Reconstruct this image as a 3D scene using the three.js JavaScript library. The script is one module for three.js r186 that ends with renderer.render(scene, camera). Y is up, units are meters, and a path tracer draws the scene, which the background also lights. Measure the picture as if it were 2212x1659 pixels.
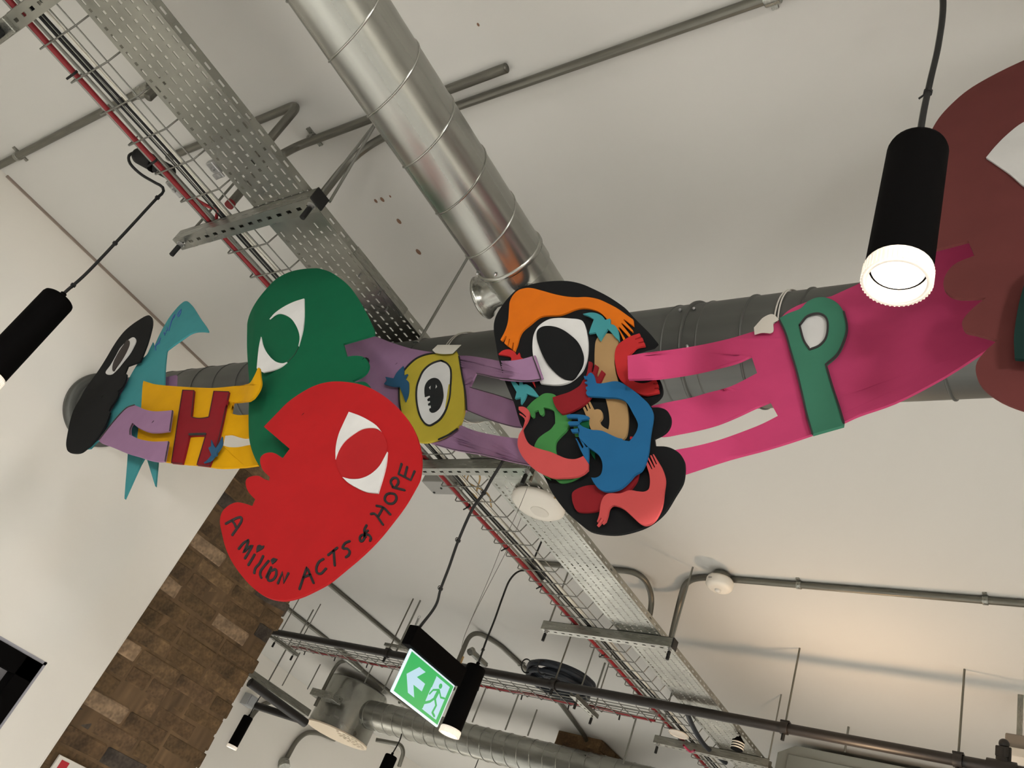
import * as THREE from 'three';
import { mergeGeometries } from 'three/addons/utils/BufferGeometryUtils.js';
import { RoundedBoxGeometry } from 'three/addons/geometries/RoundedBoxGeometry.js';
import { RectAreaLightUniformsLib } from 'three/addons/lights/RectAreaLightUniformsLib.js';

// ---------------------------------------------------------------- camera, light, exposure
const EYE = 1.6, CEIL = 1.704, FOCAL = 1821.76, CX = 1106, CY = 829.5;   // lengths below are measured from the eye; EYE lifts them to the floor
const scene = new THREE.Scene();
const camera = new THREE.PerspectiveCamera(2 * Math.atan(CY / FOCAL) * 180 / Math.PI, 4 / 3, 0.05, 60);
const AXX = new THREE.Vector3(0.79213476, 0.36195122, -0.49144058), AXY = new THREE.Vector3(0.06229822, 0.75302977, 0.65503061), AXZ = new THREE.Vector3(0.60715851, -0.54948839, 0.57395214);
camera.quaternion.setFromRotationMatrix(new THREE.Matrix4().makeBasis(AXX, AXY, AXZ));
camera.position.set(0, EYE, 0);
const renderer = new THREE.WebGLRenderer({ antialias: true });
renderer.toneMapping = THREE.LinearToneMapping;
renderer.toneMappingExposure = 1.0;
renderer.shadowMap.enabled = true;
RectAreaLightUniformsLib.init();
scene.background = new THREE.Color(0x000000);   // a closed room at night
const PENDANT = 46, PENDANT_COLOR = new THREE.Color(1, 0.985, 0.955);      // intensity of each downlight
const TRACK = 5.2, TRACK_COLOR = new THREE.Color(1, 0.985, 0.965);             // track spotlights behind the viewer, aimed at the cutouts
const GLOBE = 1.15, GLOBE_COLOR = new THREE.Color(1, 0.68, 0.42);         // warm globe at the far end

// ---------------------------------------------------------------- helpers
let seed = 7;
const rnd = () => { seed = (seed * 1664525 + 1013904223) >>> 0; return seed / 4294967296; };
const rr = (a, b) => a + (b - a) * rnd();
const V = (x, y, z) => new THREE.Vector3(x, y + EYE, z);
function ray(px, py) { return new THREE.Vector3().addScaledVector(AXX, (px - CX) / FOCAL).addScaledVector(AXY, -(py - CY) / FOCAL).addScaledVector(AXZ, -1); }
function atZ(px, py, z) { const r = ray(px, py); r.multiplyScalar(z / r.z); r.y += EYE; return r; }
function atY(px, py, y) { const r = ray(px, py); r.multiplyScalar(y / r.y); r.y += EYE; return r; }
function atX(px, py, x) { const r = ray(px, py); r.multiplyScalar(x / r.x); r.y += EYE; return r; }

const used = {};
function numbered(n) { const k = used[n] = (used[n] ?? -1) + 1; return k ? n + '_' + String(k).padStart(3, '0') : n; }
function shade(o) { o.castShadow = true; o.receiveShadow = true; return o; }
function thing(name, label, category, base, group) {
  const o = new THREE.Group(); o.name = numbered(name); o.position.copy(base); o.userData = { label, category };
  if (group) o.userData.group = group;
  o.base = base.clone(); scene.add(o); return o;
}
function part(name, geo, mat, parent, label) {                 // geometry is given in the room's coordinates
  const g = Array.isArray(geo) ? join(geo) : geo;
  g.translate(-parent.base.x, -parent.base.y, -parent.base.z);
  const m = shade(new THREE.Mesh(g, mat)); m.name = name; m.base = parent.base;
  if (label) m.userData.label = label;
  parent.add(m); return m;
}
function single(name, label, category, base, geo, mat, group) {
  const g = Array.isArray(geo) ? join(geo) : geo;
  g.translate(-base.x, -base.y, -base.z);
  const m = shade(new THREE.Mesh(g, mat)); m.name = numbered(name); m.position.copy(base); m.base = base.clone();
  m.userData = { label, category }; if (group) m.userData.group = group;
  scene.add(m); return m;
}
function structure(name, geo, mat) {
  const m = shade(new THREE.Mesh(Array.isArray(geo) ? join(geo) : geo, mat)); m.name = name; m.base = new THREE.Vector3();
  m.userData = { kind: 'structure' }; scene.add(m); return m;
}
function structureGroup(name) { const o = new THREE.Group(); o.name = name; o.base = new THREE.Vector3(); o.userData = { kind: 'structure' }; scene.add(o); return o; }
function clean(g) {
  const n = g.index ? g.toNonIndexed() : g.clone();
  for (const k of Object.keys(n.attributes)) if (!['position', 'normal', 'uv'].includes(k)) n.deleteAttribute(k);
  if (!n.attributes.normal) n.computeVertexNormals();
  if (!n.attributes.uv) n.setAttribute('uv', new THREE.BufferAttribute(new Float32Array(n.attributes.position.count * 2), 2));
  n.morphAttributes = {}; n.clearGroups(); return n;
}
function join(list) { return list.length === 1 ? list[0] : mergeGeometries(list.map(clean)); }
function box(x0, x1, y0, y1, z0, z1) { return new THREE.BoxGeometry(Math.abs(x1 - x0), Math.abs(y1 - y0), Math.abs(z1 - z0)).translate((x0 + x1) / 2, (y0 + y1) / 2 + EYE, (z0 + z1) / 2); }
function rbox(x0, x1, y0, y1, z0, z1, r = 0.003, s = 2) { return new RoundedBoxGeometry(Math.abs(x1 - x0), Math.abs(y1 - y0), Math.abs(z1 - z0), s, r).translate((x0 + x1) / 2, (y0 + y1) / 2 + EYE, (z0 + z1) / 2); }
const UP = new THREE.Vector3(0, 1, 0);
function rod(a, b, r, seg = 8, r2 = r) {                        // straight bar between two points
  const d = b.clone().sub(a), L = d.length();
  return new THREE.CylinderGeometry(r2, r, L, seg).translate(0, L / 2, 0).applyQuaternion(new THREE.Quaternion().setFromUnitVectors(UP, d.normalize())).translate(a.x, a.y, a.z);
}
function curve(pts, r, seg = 40, sides = 8, closed = false) { return new THREE.TubeGeometry(new THREE.CatmullRomCurve3(pts, closed, 'centripetal'), seg, r, sides, closed); }
function bent(pts, bend, r, sides = 10) {                       // pipe run with rounded corners
  const path = new THREE.CurvePath(); let from = pts[0];
  for (let i = 1; i < pts.length - 1; i++) {
    const a = pts[i].clone().sub(pts[i - 1]), b = pts[i + 1].clone().sub(pts[i]);
    const k = Math.min(bend, a.length() * 0.48, b.length() * 0.48);
    const p = pts[i].clone().addScaledVector(a.normalize(), -k), q = pts[i].clone().addScaledVector(b.normalize(), k);
    path.add(new THREE.LineCurve3(from, p)); path.add(new THREE.QuadraticBezierCurve3(p, pts[i], q)); from = q;
  }
  path.add(new THREE.LineCurve3(from, pts[pts.length - 1]));
  const all = [];
  for (const c of path.curves) { const n = c.isLineCurve3 ? 1 : 10; for (let i = 0; i <= n; i++) { const p = c.getPoint(i / n); if (!all.length || all[all.length - 1].distanceTo(p) > 1e-5) all.push(p); } }
  return sweep(all, r, sides);
}
function sweep(pts, r, sides) {                                 // round section carried along a list of points
  const pos = [], idx = [], uv = []; let n = new THREE.Vector3(), t0 = null, len = 0;
  pts.forEach((p, i) => {
    const t = pts[Math.min(i + 1, pts.length - 1)].clone().sub(pts[Math.max(i - 1, 0)]).normalize();
    if (!t0) { n.set(Math.abs(t.y) < 0.9 ? 0 : 1, Math.abs(t.y) < 0.9 ? 1 : 0, 0); n.addScaledVector(t, -n.dot(t)).normalize(); }
    else n.applyQuaternion(new THREE.Quaternion().setFromUnitVectors(t0, t)).addScaledVector(t, -n.dot(t)).normalize();
    t0 = t; const b = t.clone().cross(n); if (i) len += p.distanceTo(pts[i - 1]);
    for (let k = 0; k <= sides; k++) { const a = k / sides * 2 * Math.PI, q = p.clone().addScaledVector(n, r * Math.cos(a)).addScaledVector(b, r * Math.sin(a)); pos.push(q.x, q.y, q.z); uv.push(k / sides, len); }
  });
  for (let i = 0; i < pts.length - 1; i++) for (let k = 0; k < sides; k++) { const a = i * (sides + 1) + k, b = a + sides + 1; idx.push(a, a + 1, b, b, a + 1, b + 1); }
  for (const [at, s] of [[0, 1], [pts.length - 1, -1]]) { const c = pos.length / 3; pos.push(pts[at].x, pts[at].y, pts[at].z); uv.push(0, 0); for (let k = 0; k < sides; k++) { const a = at * (sides + 1) + k; s > 0 ? idx.push(c, a + 1, a) : idx.push(c, a, a + 1); } }
  const g = new THREE.BufferGeometry(); g.setAttribute('position', new THREE.Float32BufferAttribute(pos, 3)); g.setAttribute('uv', new THREE.Float32BufferAttribute(uv, 2)); g.setIndex(idx); g.computeVertexNormals(); return g;
}
function lathe(profile, at, axis = UP, seg = 32) {               // profile [[radius, along], ...] about an axis through a point
  return new THREE.LatheGeometry(profile.map(([r, y]) => new THREE.Vector2(Math.max(r, 1e-5), y)), seg).applyQuaternion(new THREE.Quaternion().setFromUnitVectors(UP, axis.clone().normalize())).translate(at.x, at.y, at.z);
}
function ring(at, axis, R, r, seg = 40, sides = 8) { return new THREE.TorusGeometry(R, r, sides, seg).applyQuaternion(new THREE.Quaternion().setFromUnitVectors(new THREE.Vector3(0, 0, 1), axis.clone().normalize())).translate(at.x, at.y, at.z); }
const AX = new THREE.Vector3(1, 0, 0), AZ = new THREE.Vector3(0, 0, 1);

// ---------------------------------------------------------------- materials
function noiseTexture(size, fn) {
  const d = new Uint8Array(size * size * 4);
  for (let y = 0; y < size; y++) for (let x = 0; x < size; x++) { const c = fn(x / size, y / size), o = (y * size + x) * 4; d[o] = c[0]; d[o + 1] = c[1]; d[o + 2] = c[2]; d[o + 3] = 255; }
  const t = new THREE.DataTexture(d, size, size); t.wrapS = t.wrapT = THREE.RepeatWrapping; t.magFilter = THREE.LinearFilter; t.minFilter = THREE.LinearFilter; t.needsUpdate = true; return t;
}
const hash = (x, y, s) => { let h = (x * 374761393 + y * 668265263 + s * 2147483647) | 0; h = Math.imul(h ^ (h >>> 13), 1274126177); return ((h ^ (h >>> 16)) >>> 0) / 4294967296; };
function vnoise(x, y, n, s) {                                    // value noise that wraps every n cells
  const X = x * n, Y = y * n, i = Math.floor(X), j = Math.floor(Y), f = X - i, g = Y - j, u = f * f * (3 - 2 * f), v = g * g * (3 - 2 * g), w = (a, b) => hash(((a % n) + n) % n, ((b % n) + n) % n, s);
  return (w(i, j) * (1 - u) + w(i + 1, j) * u) * (1 - v) + (w(i, j + 1) * (1 - u) + w(i + 1, j + 1) * u) * v;
}
const fbm = (x, y, n, s) => vnoise(x, y, n, s) * 0.5 + vnoise(x, y, n * 2, s + 1) * 0.27 + vnoise(x, y, n * 4, s + 2) * 0.15 + vnoise(x, y, n * 8, s + 3) * 0.08;
const grey = (f) => noiseTexture(256, (x, y) => { const v = 255 * f(x, y); return [v, v, v]; });
const plasterBump = grey((x, y) => fbm(x, y, 8, 3));
const metalRough = grey((x, y) => 0.55 + 0.45 * fbm(x, y, 6, 11));
const spangle = noiseTexture(256, (x, y) => { const v = 205 + 50 * fbm(x, y, 16, 21); return [v, v, v * 0.985]; }); spangle.colorSpace = THREE.SRGBColorSpace;
const brickMap = noiseTexture(256, (x, y) => { const a = fbm(x, y, 5, 31), b = vnoise(x, y, 40, 35), v = 110 + 130 * a + 45 * b; return [v, v * 0.985, v * 0.96]; }); brickMap.colorSpace = THREE.SRGBColorSpace;
const brickBump = grey((x, y) => fbm(x, y, 10, 41));
const boardMap = noiseTexture(256, (x, y) => { const v = 240 + 15 * fbm(x, y, 12, 51); return [v, v, v]; }); boardMap.colorSpace = THREE.SRGBColorSpace;
const std = (color, roughness = 0.6, metalness = 0, extra = {}) => new THREE.MeshStandardMaterial({ color, roughness, metalness, ...extra });
const M = {
  ceiling: std(0xc9c7c1, 0.9, 0, { bumpMap: plasterBump, bumpScale: 0.0006 }), plaster: std(0xe6e2da, 0.9, 0, { bumpMap: plasterBump, bumpScale: 0.0006 }),
  floor: std(0x848380, 0.7), gap: std(0x8c7f75, 0.9), stain: std(0x7d5f4c, 0.9),
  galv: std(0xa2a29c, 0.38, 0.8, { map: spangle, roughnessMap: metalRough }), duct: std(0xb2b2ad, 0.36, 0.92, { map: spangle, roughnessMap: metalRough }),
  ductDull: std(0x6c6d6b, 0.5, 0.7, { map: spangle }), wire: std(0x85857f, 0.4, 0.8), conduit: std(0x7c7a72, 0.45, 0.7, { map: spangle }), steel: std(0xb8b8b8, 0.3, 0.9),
  black: new THREE.MeshPhysicalMaterial({ color: 0x060505, roughness: 0.8, specularIntensity: 0.12 }), blackSoft: std(0x161514, 0.8), rubber: std(0x0c0c0c, 0.7), red: std(0x851019, 0.55), greyCable: std(0x77776f, 0.6), whiteCable: std(0xcfcbbf, 0.6), tanCable: std(0xa98a55, 0.6),
  white: std(0xd8d4cb, 0.5), pipe: std(0x1d1814, 0.45), greyBox: std(0x8b8f8a, 0.6), darkCable: std(0x1c222b, 0.6), lampRing: std(0xfdf6ea, 0.5, 0, { emissive: 0xfff2e0, emissiveIntensity: 0.3 }),
  led: std(0xffffff, 0.5, 0, { emissive: 0xfff3e0, emissiveIntensity: 3 }), glow: std(0xffe2bd, 0.5, 0, { emissive: 0xffd29a, emissiveIntensity: 3 }), tape: std(0xd9d4c8, 0.55, 0, { transparent: true, opacity: 0.78 }), string: std(0xcac6bc, 0.5),
};
function paint(hex) { return new THREE.MeshPhysicalMaterial({ color: hex, roughness: 0.85, specularIntensity: 0.3, map: boardMap }); }
const P = {
  black: paint(0x141516), teal: paint(0x3f898e), lilac: paint(0x93708f), yellow: paint(0xd19a06), maroon: paint(0x801a22), green: paint(0x07593a), red: paint(0xab1a1d), redEye: paint(0xa61f22), off: paint(0xd3d2cf), lemon: paint(0xb2a136), navy: paint(0x28516f),
  orange: paint(0xd06a12), sand: paint(0xa08158), scarlet: paint(0xb22a2b), claret: paint(0x7e1b21), salmon: paint(0xb84a49), leaf: paint(0x3f7d42), deepLeaf: paint(0x0f5433), blue: paint(0x1f5c88), pink: paint(0xc2436f), moss: paint(0x3f7a62), wine: paint(0x683634), ink: std(0x101214, 0.6), pen: std(0x28569a, 0.6), bottle: paint(0x17302c), edgeRed: std(0x3a0d10, 0.7), edge: std(0x2b2626, 0.7),
};
function atH(px, py, h) { const r = ray(px, py); r.multiplyScalar(h / Math.hypot(r.x, r.z)); r.y += EYE; return r; }   // on the upright line at a plan distance

// ---------------------------------------------------------------- the room
const floor = structure('floor', box(-7.6, 2.9, -EYE - 0.15, -EYE, -9.3, 3.8), M.floor);
const ceiling = structure('ceiling', box(-7.6, 2.9, CEIL, CEIL + 0.15, -9.3, 3.8), M.ceiling);
for (const [px, py, r] of [[812, 434, 0.005], [826, 431, 0.006], [843, 424, 0.003], [862, 478, 0.007], [904, 544, 0.008], [1033, 53, 0.003]]) {
  const p = atY(px, py, CEIL), s = new THREE.CylinderGeometry(r, r, 0.002, 9); s.scale(1, 1, 1.5); s.translate(p.x, p.y, p.z);
  part('stain', s, M.stain, ceiling);
}
const WL = -3.5, PIER0 = -1.93, PIER1 = -2.61, DZ0 = -1.709, DZ1 = -0.7, DTOP = 0.332;
structure('wall_left', [box(WL - 0.3, WL, -EYE, CEIL, DZ1, 3.8), box(WL - 0.3, WL, DTOP, CEIL, DZ0, DZ1), box(WL - 0.3, WL, -EYE, CEIL, PIER0, DZ0)], M.plaster);
structure('wall_far_left', box(-7.6, -7.3, -EYE, CEIL, -9.3, 3.8), M.plaster);
structure('wall_far', box(-7.3, 2.9, -EYE, CEIL, -9.3, -9.0), M.plaster);
structure('wall_right', box(2.6, 2.9, -EYE, CEIL, -9.0, 3.8), M.plaster);
structure('wall_back', box(-7.3, 2.6, -EYE, CEIL, 3.5, 3.8), M.plaster);
structure('trim_1', box(WL - 0.005, WL + 0.009, CEIL - 0.009, CEIL + 0.005, -2.6, -0.386), M.gap);   // open joint along the top of the wall
// bricks
const brickMats = [0x7d6547, 0x776042, 0x82694d, 0x725b40, 0x5c534b, 0x886f50, 0xb0967a].map((c) => std(c, 0.95, 0, { map: brickMap, bumpMap: brickBump, bumpScale: 0.004 }));
const mortar = std(0x866d50, 0.98, 0, { map: brickMap, bumpMap: brickBump, bumpScale: 0.004 });
const brickShapes = {};
function brickShape(len, k) {                                    // worn brick: chamfered block with wandering corners, face towards +x
  const key = len + '_' + k;
  if (!brickShapes[key]) {
    const g = new RoundedBoxGeometry(0.05, 0.066, len, 1, 0.006); const p = g.attributes.position;
    for (let i = 0; i < p.count; i++) { const h = (a) => hash(Math.round(p.getX(i) * 200 + 50), Math.round(p.getY(i) * 200 + 90), Math.round(p.getZ(i) * 200) + a + k * 17) - 0.5; p.setXYZ(i, p.getX(i) + h(1) * 0.004, p.getY(i) + h(2) * 0.005, p.getZ(i) + h(3) * 0.007); }
    g.computeVertexNormals(); const uv = g.attributes.uv; for (let i = 0; i < uv.count; i++) uv.setXY(i, p.getZ(i) * 3 + k * 0.31, p.getY(i) * 3 + k * 0.17);
    brickShapes[key] = g;
  }
  return brickShapes[key];
}
function brickFace(parent, face, z0, z1, y0, y1, place) {         // courses of mixed headers and stretchers between two edges
  let row = 0;
  for (let y = y1 - 0.04; y > y0; y -= 0.075, row++) {
    let z = z0 - (row % 2 ? 0.0 : 0) , n = 0; const headerRow = row % 3 === 1;
    while (z > z1 + 0.03) {
      const room = z - z1; let len = n === 0 && row % 2 ? 0.105 : headerRow && rnd() < 0.7 ? 0.105 : 0.215;
      if (room < len + 0.06) len = room < 0.14 ? Math.max(0.05, Math.round((room + rr(-0.02, 0.012)) * 100) / 100) : room < 0.25 ? Math.round((room + rr(-0.02, 0.012)) * 100) / 100 : len;
      const m = new THREE.Mesh(brickShape(len, Math.floor(rnd() * 4)), brickMats[rnd() < 0.08 ? 4 : rnd() < 0.06 ? 6 : Math.floor(rnd() * 6) % 6 === 4 ? 1 : [0, 1, 2, 3, 5][Math.floor(rnd() * 5)]]);
      m.name = 'brick'; shade(m); place(m, y, z - len / 2, rr(-0.003, 0.003)); parent.add(m);
      z -= len + 0.01; n++;
    }
  }
}
const pier = structureGroup('wall_brick');
part('mortar_core', box(WL - 0.3, WL - 0.022, -EYE, CEIL, PIER1 + 0.012, PIER0), mortar, pier);
brickFace(pier, 0, PIER0 - 0.003, PIER1, -0.25, CEIL - 0.01, (m, y, z, j) => m.position.set(WL - 0.0445 + j, y + EYE, z));
part('plaster_edge', box(WL - 0.022, WL + 0.001, -EYE, CEIL, PIER0 - 0.006, PIER0), M.plaster, pier);
// glazed door in the left wall
const door = structureGroup('door_1');
part('frame', [box(WL - 0.06, WL + 0.006, -EYE, DTOP - 0.012, DZ0 + 0.012, DZ0 + 0.085), box(WL - 0.06, WL + 0.006, DTOP - 0.085, DTOP - 0.012, DZ0 + 0.012, DZ1), box(WL - 0.06, WL + 0.006, -EYE, DTOP - 0.012, DZ1 - 0.085, DZ1)], M.black, door);
part('lining', [box(WL - 0.3, WL + 0.002, -EYE, DTOP, DZ0, DZ0 + 0.012), box(WL - 0.3, WL + 0.002, DTOP - 0.012, DTOP, DZ0, DZ1)], std(0x9b9ba3, 0.6), door);
part('pane', box(WL - 0.034, WL - 0.028, -EYE, DTOP - 0.08, DZ0 + 0.08, DZ1 - 0.08), new THREE.MeshPhysicalMaterial({ color: 0xffffff, roughness: 0.03, transmission: 1, thickness: 0, ior: 1.45 }), door);
{ const a = atX(28, 1425, -4.5), b = atX(48, 1480, -4.5);
  const cup = thing('cupboard', 'brown and grey cupboard seen through the glass of the black framed door', 'cupboard', new THREE.Vector3(-4.7, 0, b.z - 0.5));
  part('carcass', rbox(-4.9, -4.5, -EYE, b.y - EYE, a.z - 1.1, a.z, 0.004), std(0x3d322c, 0.7), cup); part('top_panel', rbox(-4.9, -4.5, b.y - EYE + 0.002, a.y - EYE + 0.3, a.z - 1.1, a.z, 0.004), std(0x5c6060, 0.7), cup); }

// ---------------------------------------------------------------- pendant downlights
function pendant(label, top, len, r, cable, opts = {}) {
  const t = thing('pendant_lamp', label, 'lamp', top, opts.group), ring0 = 0.02;
  part('shade', lathe([[0.001, 0], [r * 0.86, 0], [r * 0.96, -0.003], [r, -0.009], [r, -len], [r - 0.003, -len], [r - 0.003, -len + 0.03], [0.001, -len + 0.031]], top), M.black, t);
  const ribs = []; for (let i = 0; i < 48; i++) { const a = i / 48 * 2 * Math.PI; ribs.push(new THREE.BoxGeometry(0.0016, ring0, 0.002).rotateY(-a).translate(top.x + Math.cos(a) * (r + 0.0012), top.y - len - ring0 / 2, top.z + Math.sin(a) * (r + 0.0012))); }
  const d = part('diffuser_ring', [lathe([[r - 0.005, 0.004], [r + 0.001, 0.004], [r + 0.001, -ring0], [r - 0.006, -ring0], [r - 0.005, 0.004]], new THREE.Vector3(top.x, top.y - len, top.z)), ...ribs], M.lampRing, t);
  part('led_disc', lathe([[0.0001, 0.003], [r * 0.8, 0.003], [r * 0.8, -0.003], [0.0001, -0.003]], new THREE.Vector3(top.x, top.y - len + 0.006, top.z)), M.led, t);
  part('gland', rod(top, top.clone().add(new THREE.Vector3(0, 0.018, 0)), 0.008, 10), opts.gland ? M.white : M.black, t);
  const pts = [top.clone().add(new THREE.Vector3(0, 0.012, 0)), ...cable];
  part('cable', curve(pts, opts.cable ?? 0.0042, 60, 8), M.rubber, t);
  const off = pts.map((p, i) => p.clone().add(new THREE.Vector3(-0.006, 0.002, -0.004)));
  part('wire', curve(opts.wireTo ? off.slice(0, opts.wireTo) : off, 0.0011, 60, 5), M.wire, t);
  const c = new THREE.CatmullRomCurve3(pts, false, 'centripetal');
  for (const u of opts.ties ?? []) { const p = c.getPointAt(u); part('tie', [rod(p.clone().add(new THREE.Vector3(0, -0.003, 0)), p.clone().add(new THREE.Vector3(0, 0.003, 0)), 0.0068, 8), rod(p, p.clone().add(new THREE.Vector3(-0.014, -0.002, -0.006)), 0.0018, 5)], M.rubber, t); }
  if (opts.light !== 0) {
    const s = new THREE.SpotLight(PENDANT_COLOR, PENDANT * (opts.light ?? 1), 0, 0.95, 0.85, 2); s.position.set(top.x, top.y - len - ring0 - 0.004, top.z); s.target.position.set(top.x, 0, top.z); s.castShadow = true; s.shadow.radius = 1.6;
    scene.add(s); scene.add(s.target); s.name = s.target.name = 'downlight_beam';
  }
  return t;
}
const LEN = 0.262, RAD = 0.041;
{ // right, close to the viewer
  const h = 0.81, top = atH(1983, 322, h); const b = ray(1983, 322); void b;
  pendant('large black tubular pendant lamp, lit, hanging in front of the pink panel', top, LEN, RAD, [atH(1996, 240, h), atH(2011, 170, h - 0.002), atH(2028, 95, h - 0.004), atH(2038, 0, h - 0.004), V(-0.262, CEIL - 0.05, -0.745), V(-0.262, CEIL, -0.745)], { gland: true, ties: [0.04, 0.24], cable: 0.0048 });
}
{ const h = 2.297, top = V(-2.236, atH(130, 645, h).y - EYE, -0.531);
  pendant('black tubular pendant lamp at the left edge, its cable looped from a black connector', top, LEN, RAD, [atH(141, 631, h), atH(182, 595, h), atH(265, 508, h), atH(339, 428, h), atH(353, 414, h), atH(351, 404, h), atH(334, 394, h + 0.01), atH(304, 376, h + 0.02), atH(281, 353, h + 0.03), atH(278, 338, h + 0.04), atH(289, 330, h + 0.06), atH(300, 334, h + 0.08)], { ties: [0.06, 0.32, 0.62], wireTo: 5, light: 1.6 }); }
{ const h = Math.hypot(2.265, 2.648), top = V(-2.265, 0.966, -2.648);
  pendant('black tubular pendant lamp just right of the green exit sign', top, LEN, RAD, [atH(1036, 1425, h), atH(1050, 1385, h), atH(1068, 1340, h), atH(1085, 1292, h), atH(1100, 1255, h), atH(1112, 1240, h), atH(1124, 1233, h + 0.02), atH(1139, 1231, h + 0.04), atH(1146, 1222, h + 0.05), V(-2.2, CEIL, -2.66)], { ties: [0.08], wireTo: 6 }); }
{ const h = 8.26, top = atH(537, 1548, h);
  pendant('small far black pendant lamp on its own beside the brick pier', top, LEN, RAD + 0.004, [atH(540, 1543, h), atH(548, 1528, h), atH(560, 1508, h), atH(566, 1500, h), atH(574, 1484, h + 0.03), V(atH(574, 1484, h + 0.03).x, CEIL, atH(574, 1484, h + 0.03).z)], {}); }
{ const h = Math.hypot(ray(847, 1634).x, ray(847, 1634).z) * 5.4, top = atH(846, 1632, h);
  pendant('black pendant lamp cut off by the bottom edge, under the ribbed far duct', top, LEN, RAD, [atH(850, 1624, h), atH(857, 1612, h), atH(864, 1598, h), atH(868, 1585, h)], {}); }
for (const [x, z, label] of [[-5.2, -6.6, 'nearest'], [-4.0, -8.0, 'middle'], [-6.2, -8.1, 'furthest']]) pendant(label + ' one of three bright black pendant lamps in the far corner, out of view', V(x, 0.4, z), LEN, RAD, [V(x, 0.5, z), V(x, CEIL, z)], { light: 1.25 });
pendant('black pendant lamp in the room behind the black framed door', V(-5.4, 1.0, 0.9), LEN, RAD, [V(-5.4, 1.1, 0.9), V(-5.4, CEIL, 0.9)], { light: 0.9 });
// the same lamps elsewhere in the room, behind and beside the viewer
for (const [x, z] of [[-0.27, -3.0], [1.7, -0.8], [1.7, -3.0], [-2.24, 1.6], [-0.27, 1.6], [1.7, 1.6]]) {
  const y = z < -2 ? 0.75 : 1.0; pendant('black tubular pendant lamp hanging out of view around the viewer', V(x, y, z), LEN, RAD, [V(x, y + 0.1, z), V(x, CEIL, z)], { group: 'pendant lamps out of view' });
}
for (const [x, y, z, tx] of [[-0.35, 0.95, 1.5, -2.2], [0.5, 0.98, 0.9, -1.5], [1.3, 0.7, 0.3, -0.75]]) {   // spotlights on drop rods over the viewer's shoulder
  const c = V(x, y, z), aim = V(tx, 0.72, -0.95), d = aim.clone().sub(c).normalize(), t = thing('track_spotlight', 'white spotlight on a drop rod behind the viewer, aimed at the cutouts', 'spotlight', c, 'track spotlights behind the viewer');
  part('head', lathe([[0.03, -0.06], [0.045, -0.05], [0.045, 0.07], [0.042, 0.07], [0.04, 0.03], [0.0001, 0.03]], c, d, 28), M.white, t); part('led_disc', lathe([[0.0001, 0.036], [0.036, 0.036], [0.036, 0.031], [0.0001, 0.031]], c, d, 24), M.led, t); part('stem', rod(c.clone().addScaledVector(d, -0.04), V(x, CEIL, z + 0.04), 0.01), M.white, t);
  const s = new THREE.SpotLight(TRACK_COLOR, TRACK, 0, 0.58, 0.85, 2); s.position.copy(c).addScaledVector(d, 0.075); s.target.position.copy(aim); s.castShadow = true; s.shadow.radius = 7; s.name = s.target.name = 'track_beam'; scene.add(s); scene.add(s.target);
}
{ // warm globe on a standing pole, out of view below the frame
  const c = V(-1.1, 0.95, -3.6), t = thing('globe_lamp', 'warm round globe lamp on a tall pole below the view, under the black pipe', 'lamp', c);
  part('globe', new THREE.SphereGeometry(0.07, 24, 16).translate(c.x, c.y, c.z), M.glow, t); part('pole', rod(c.clone().add(new THREE.Vector3(0, -0.06, 0)), V(-1.1, -EYE, -3.6), 0.012), M.rubber, t);
  const l = new THREE.PointLight(GLOBE_COLOR, GLOBE, 0, 2); l.position.copy(c); l.castShadow = true; l.shadow.radius = 2; l.name = 'globe_glow'; scene.add(l);
}

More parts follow.
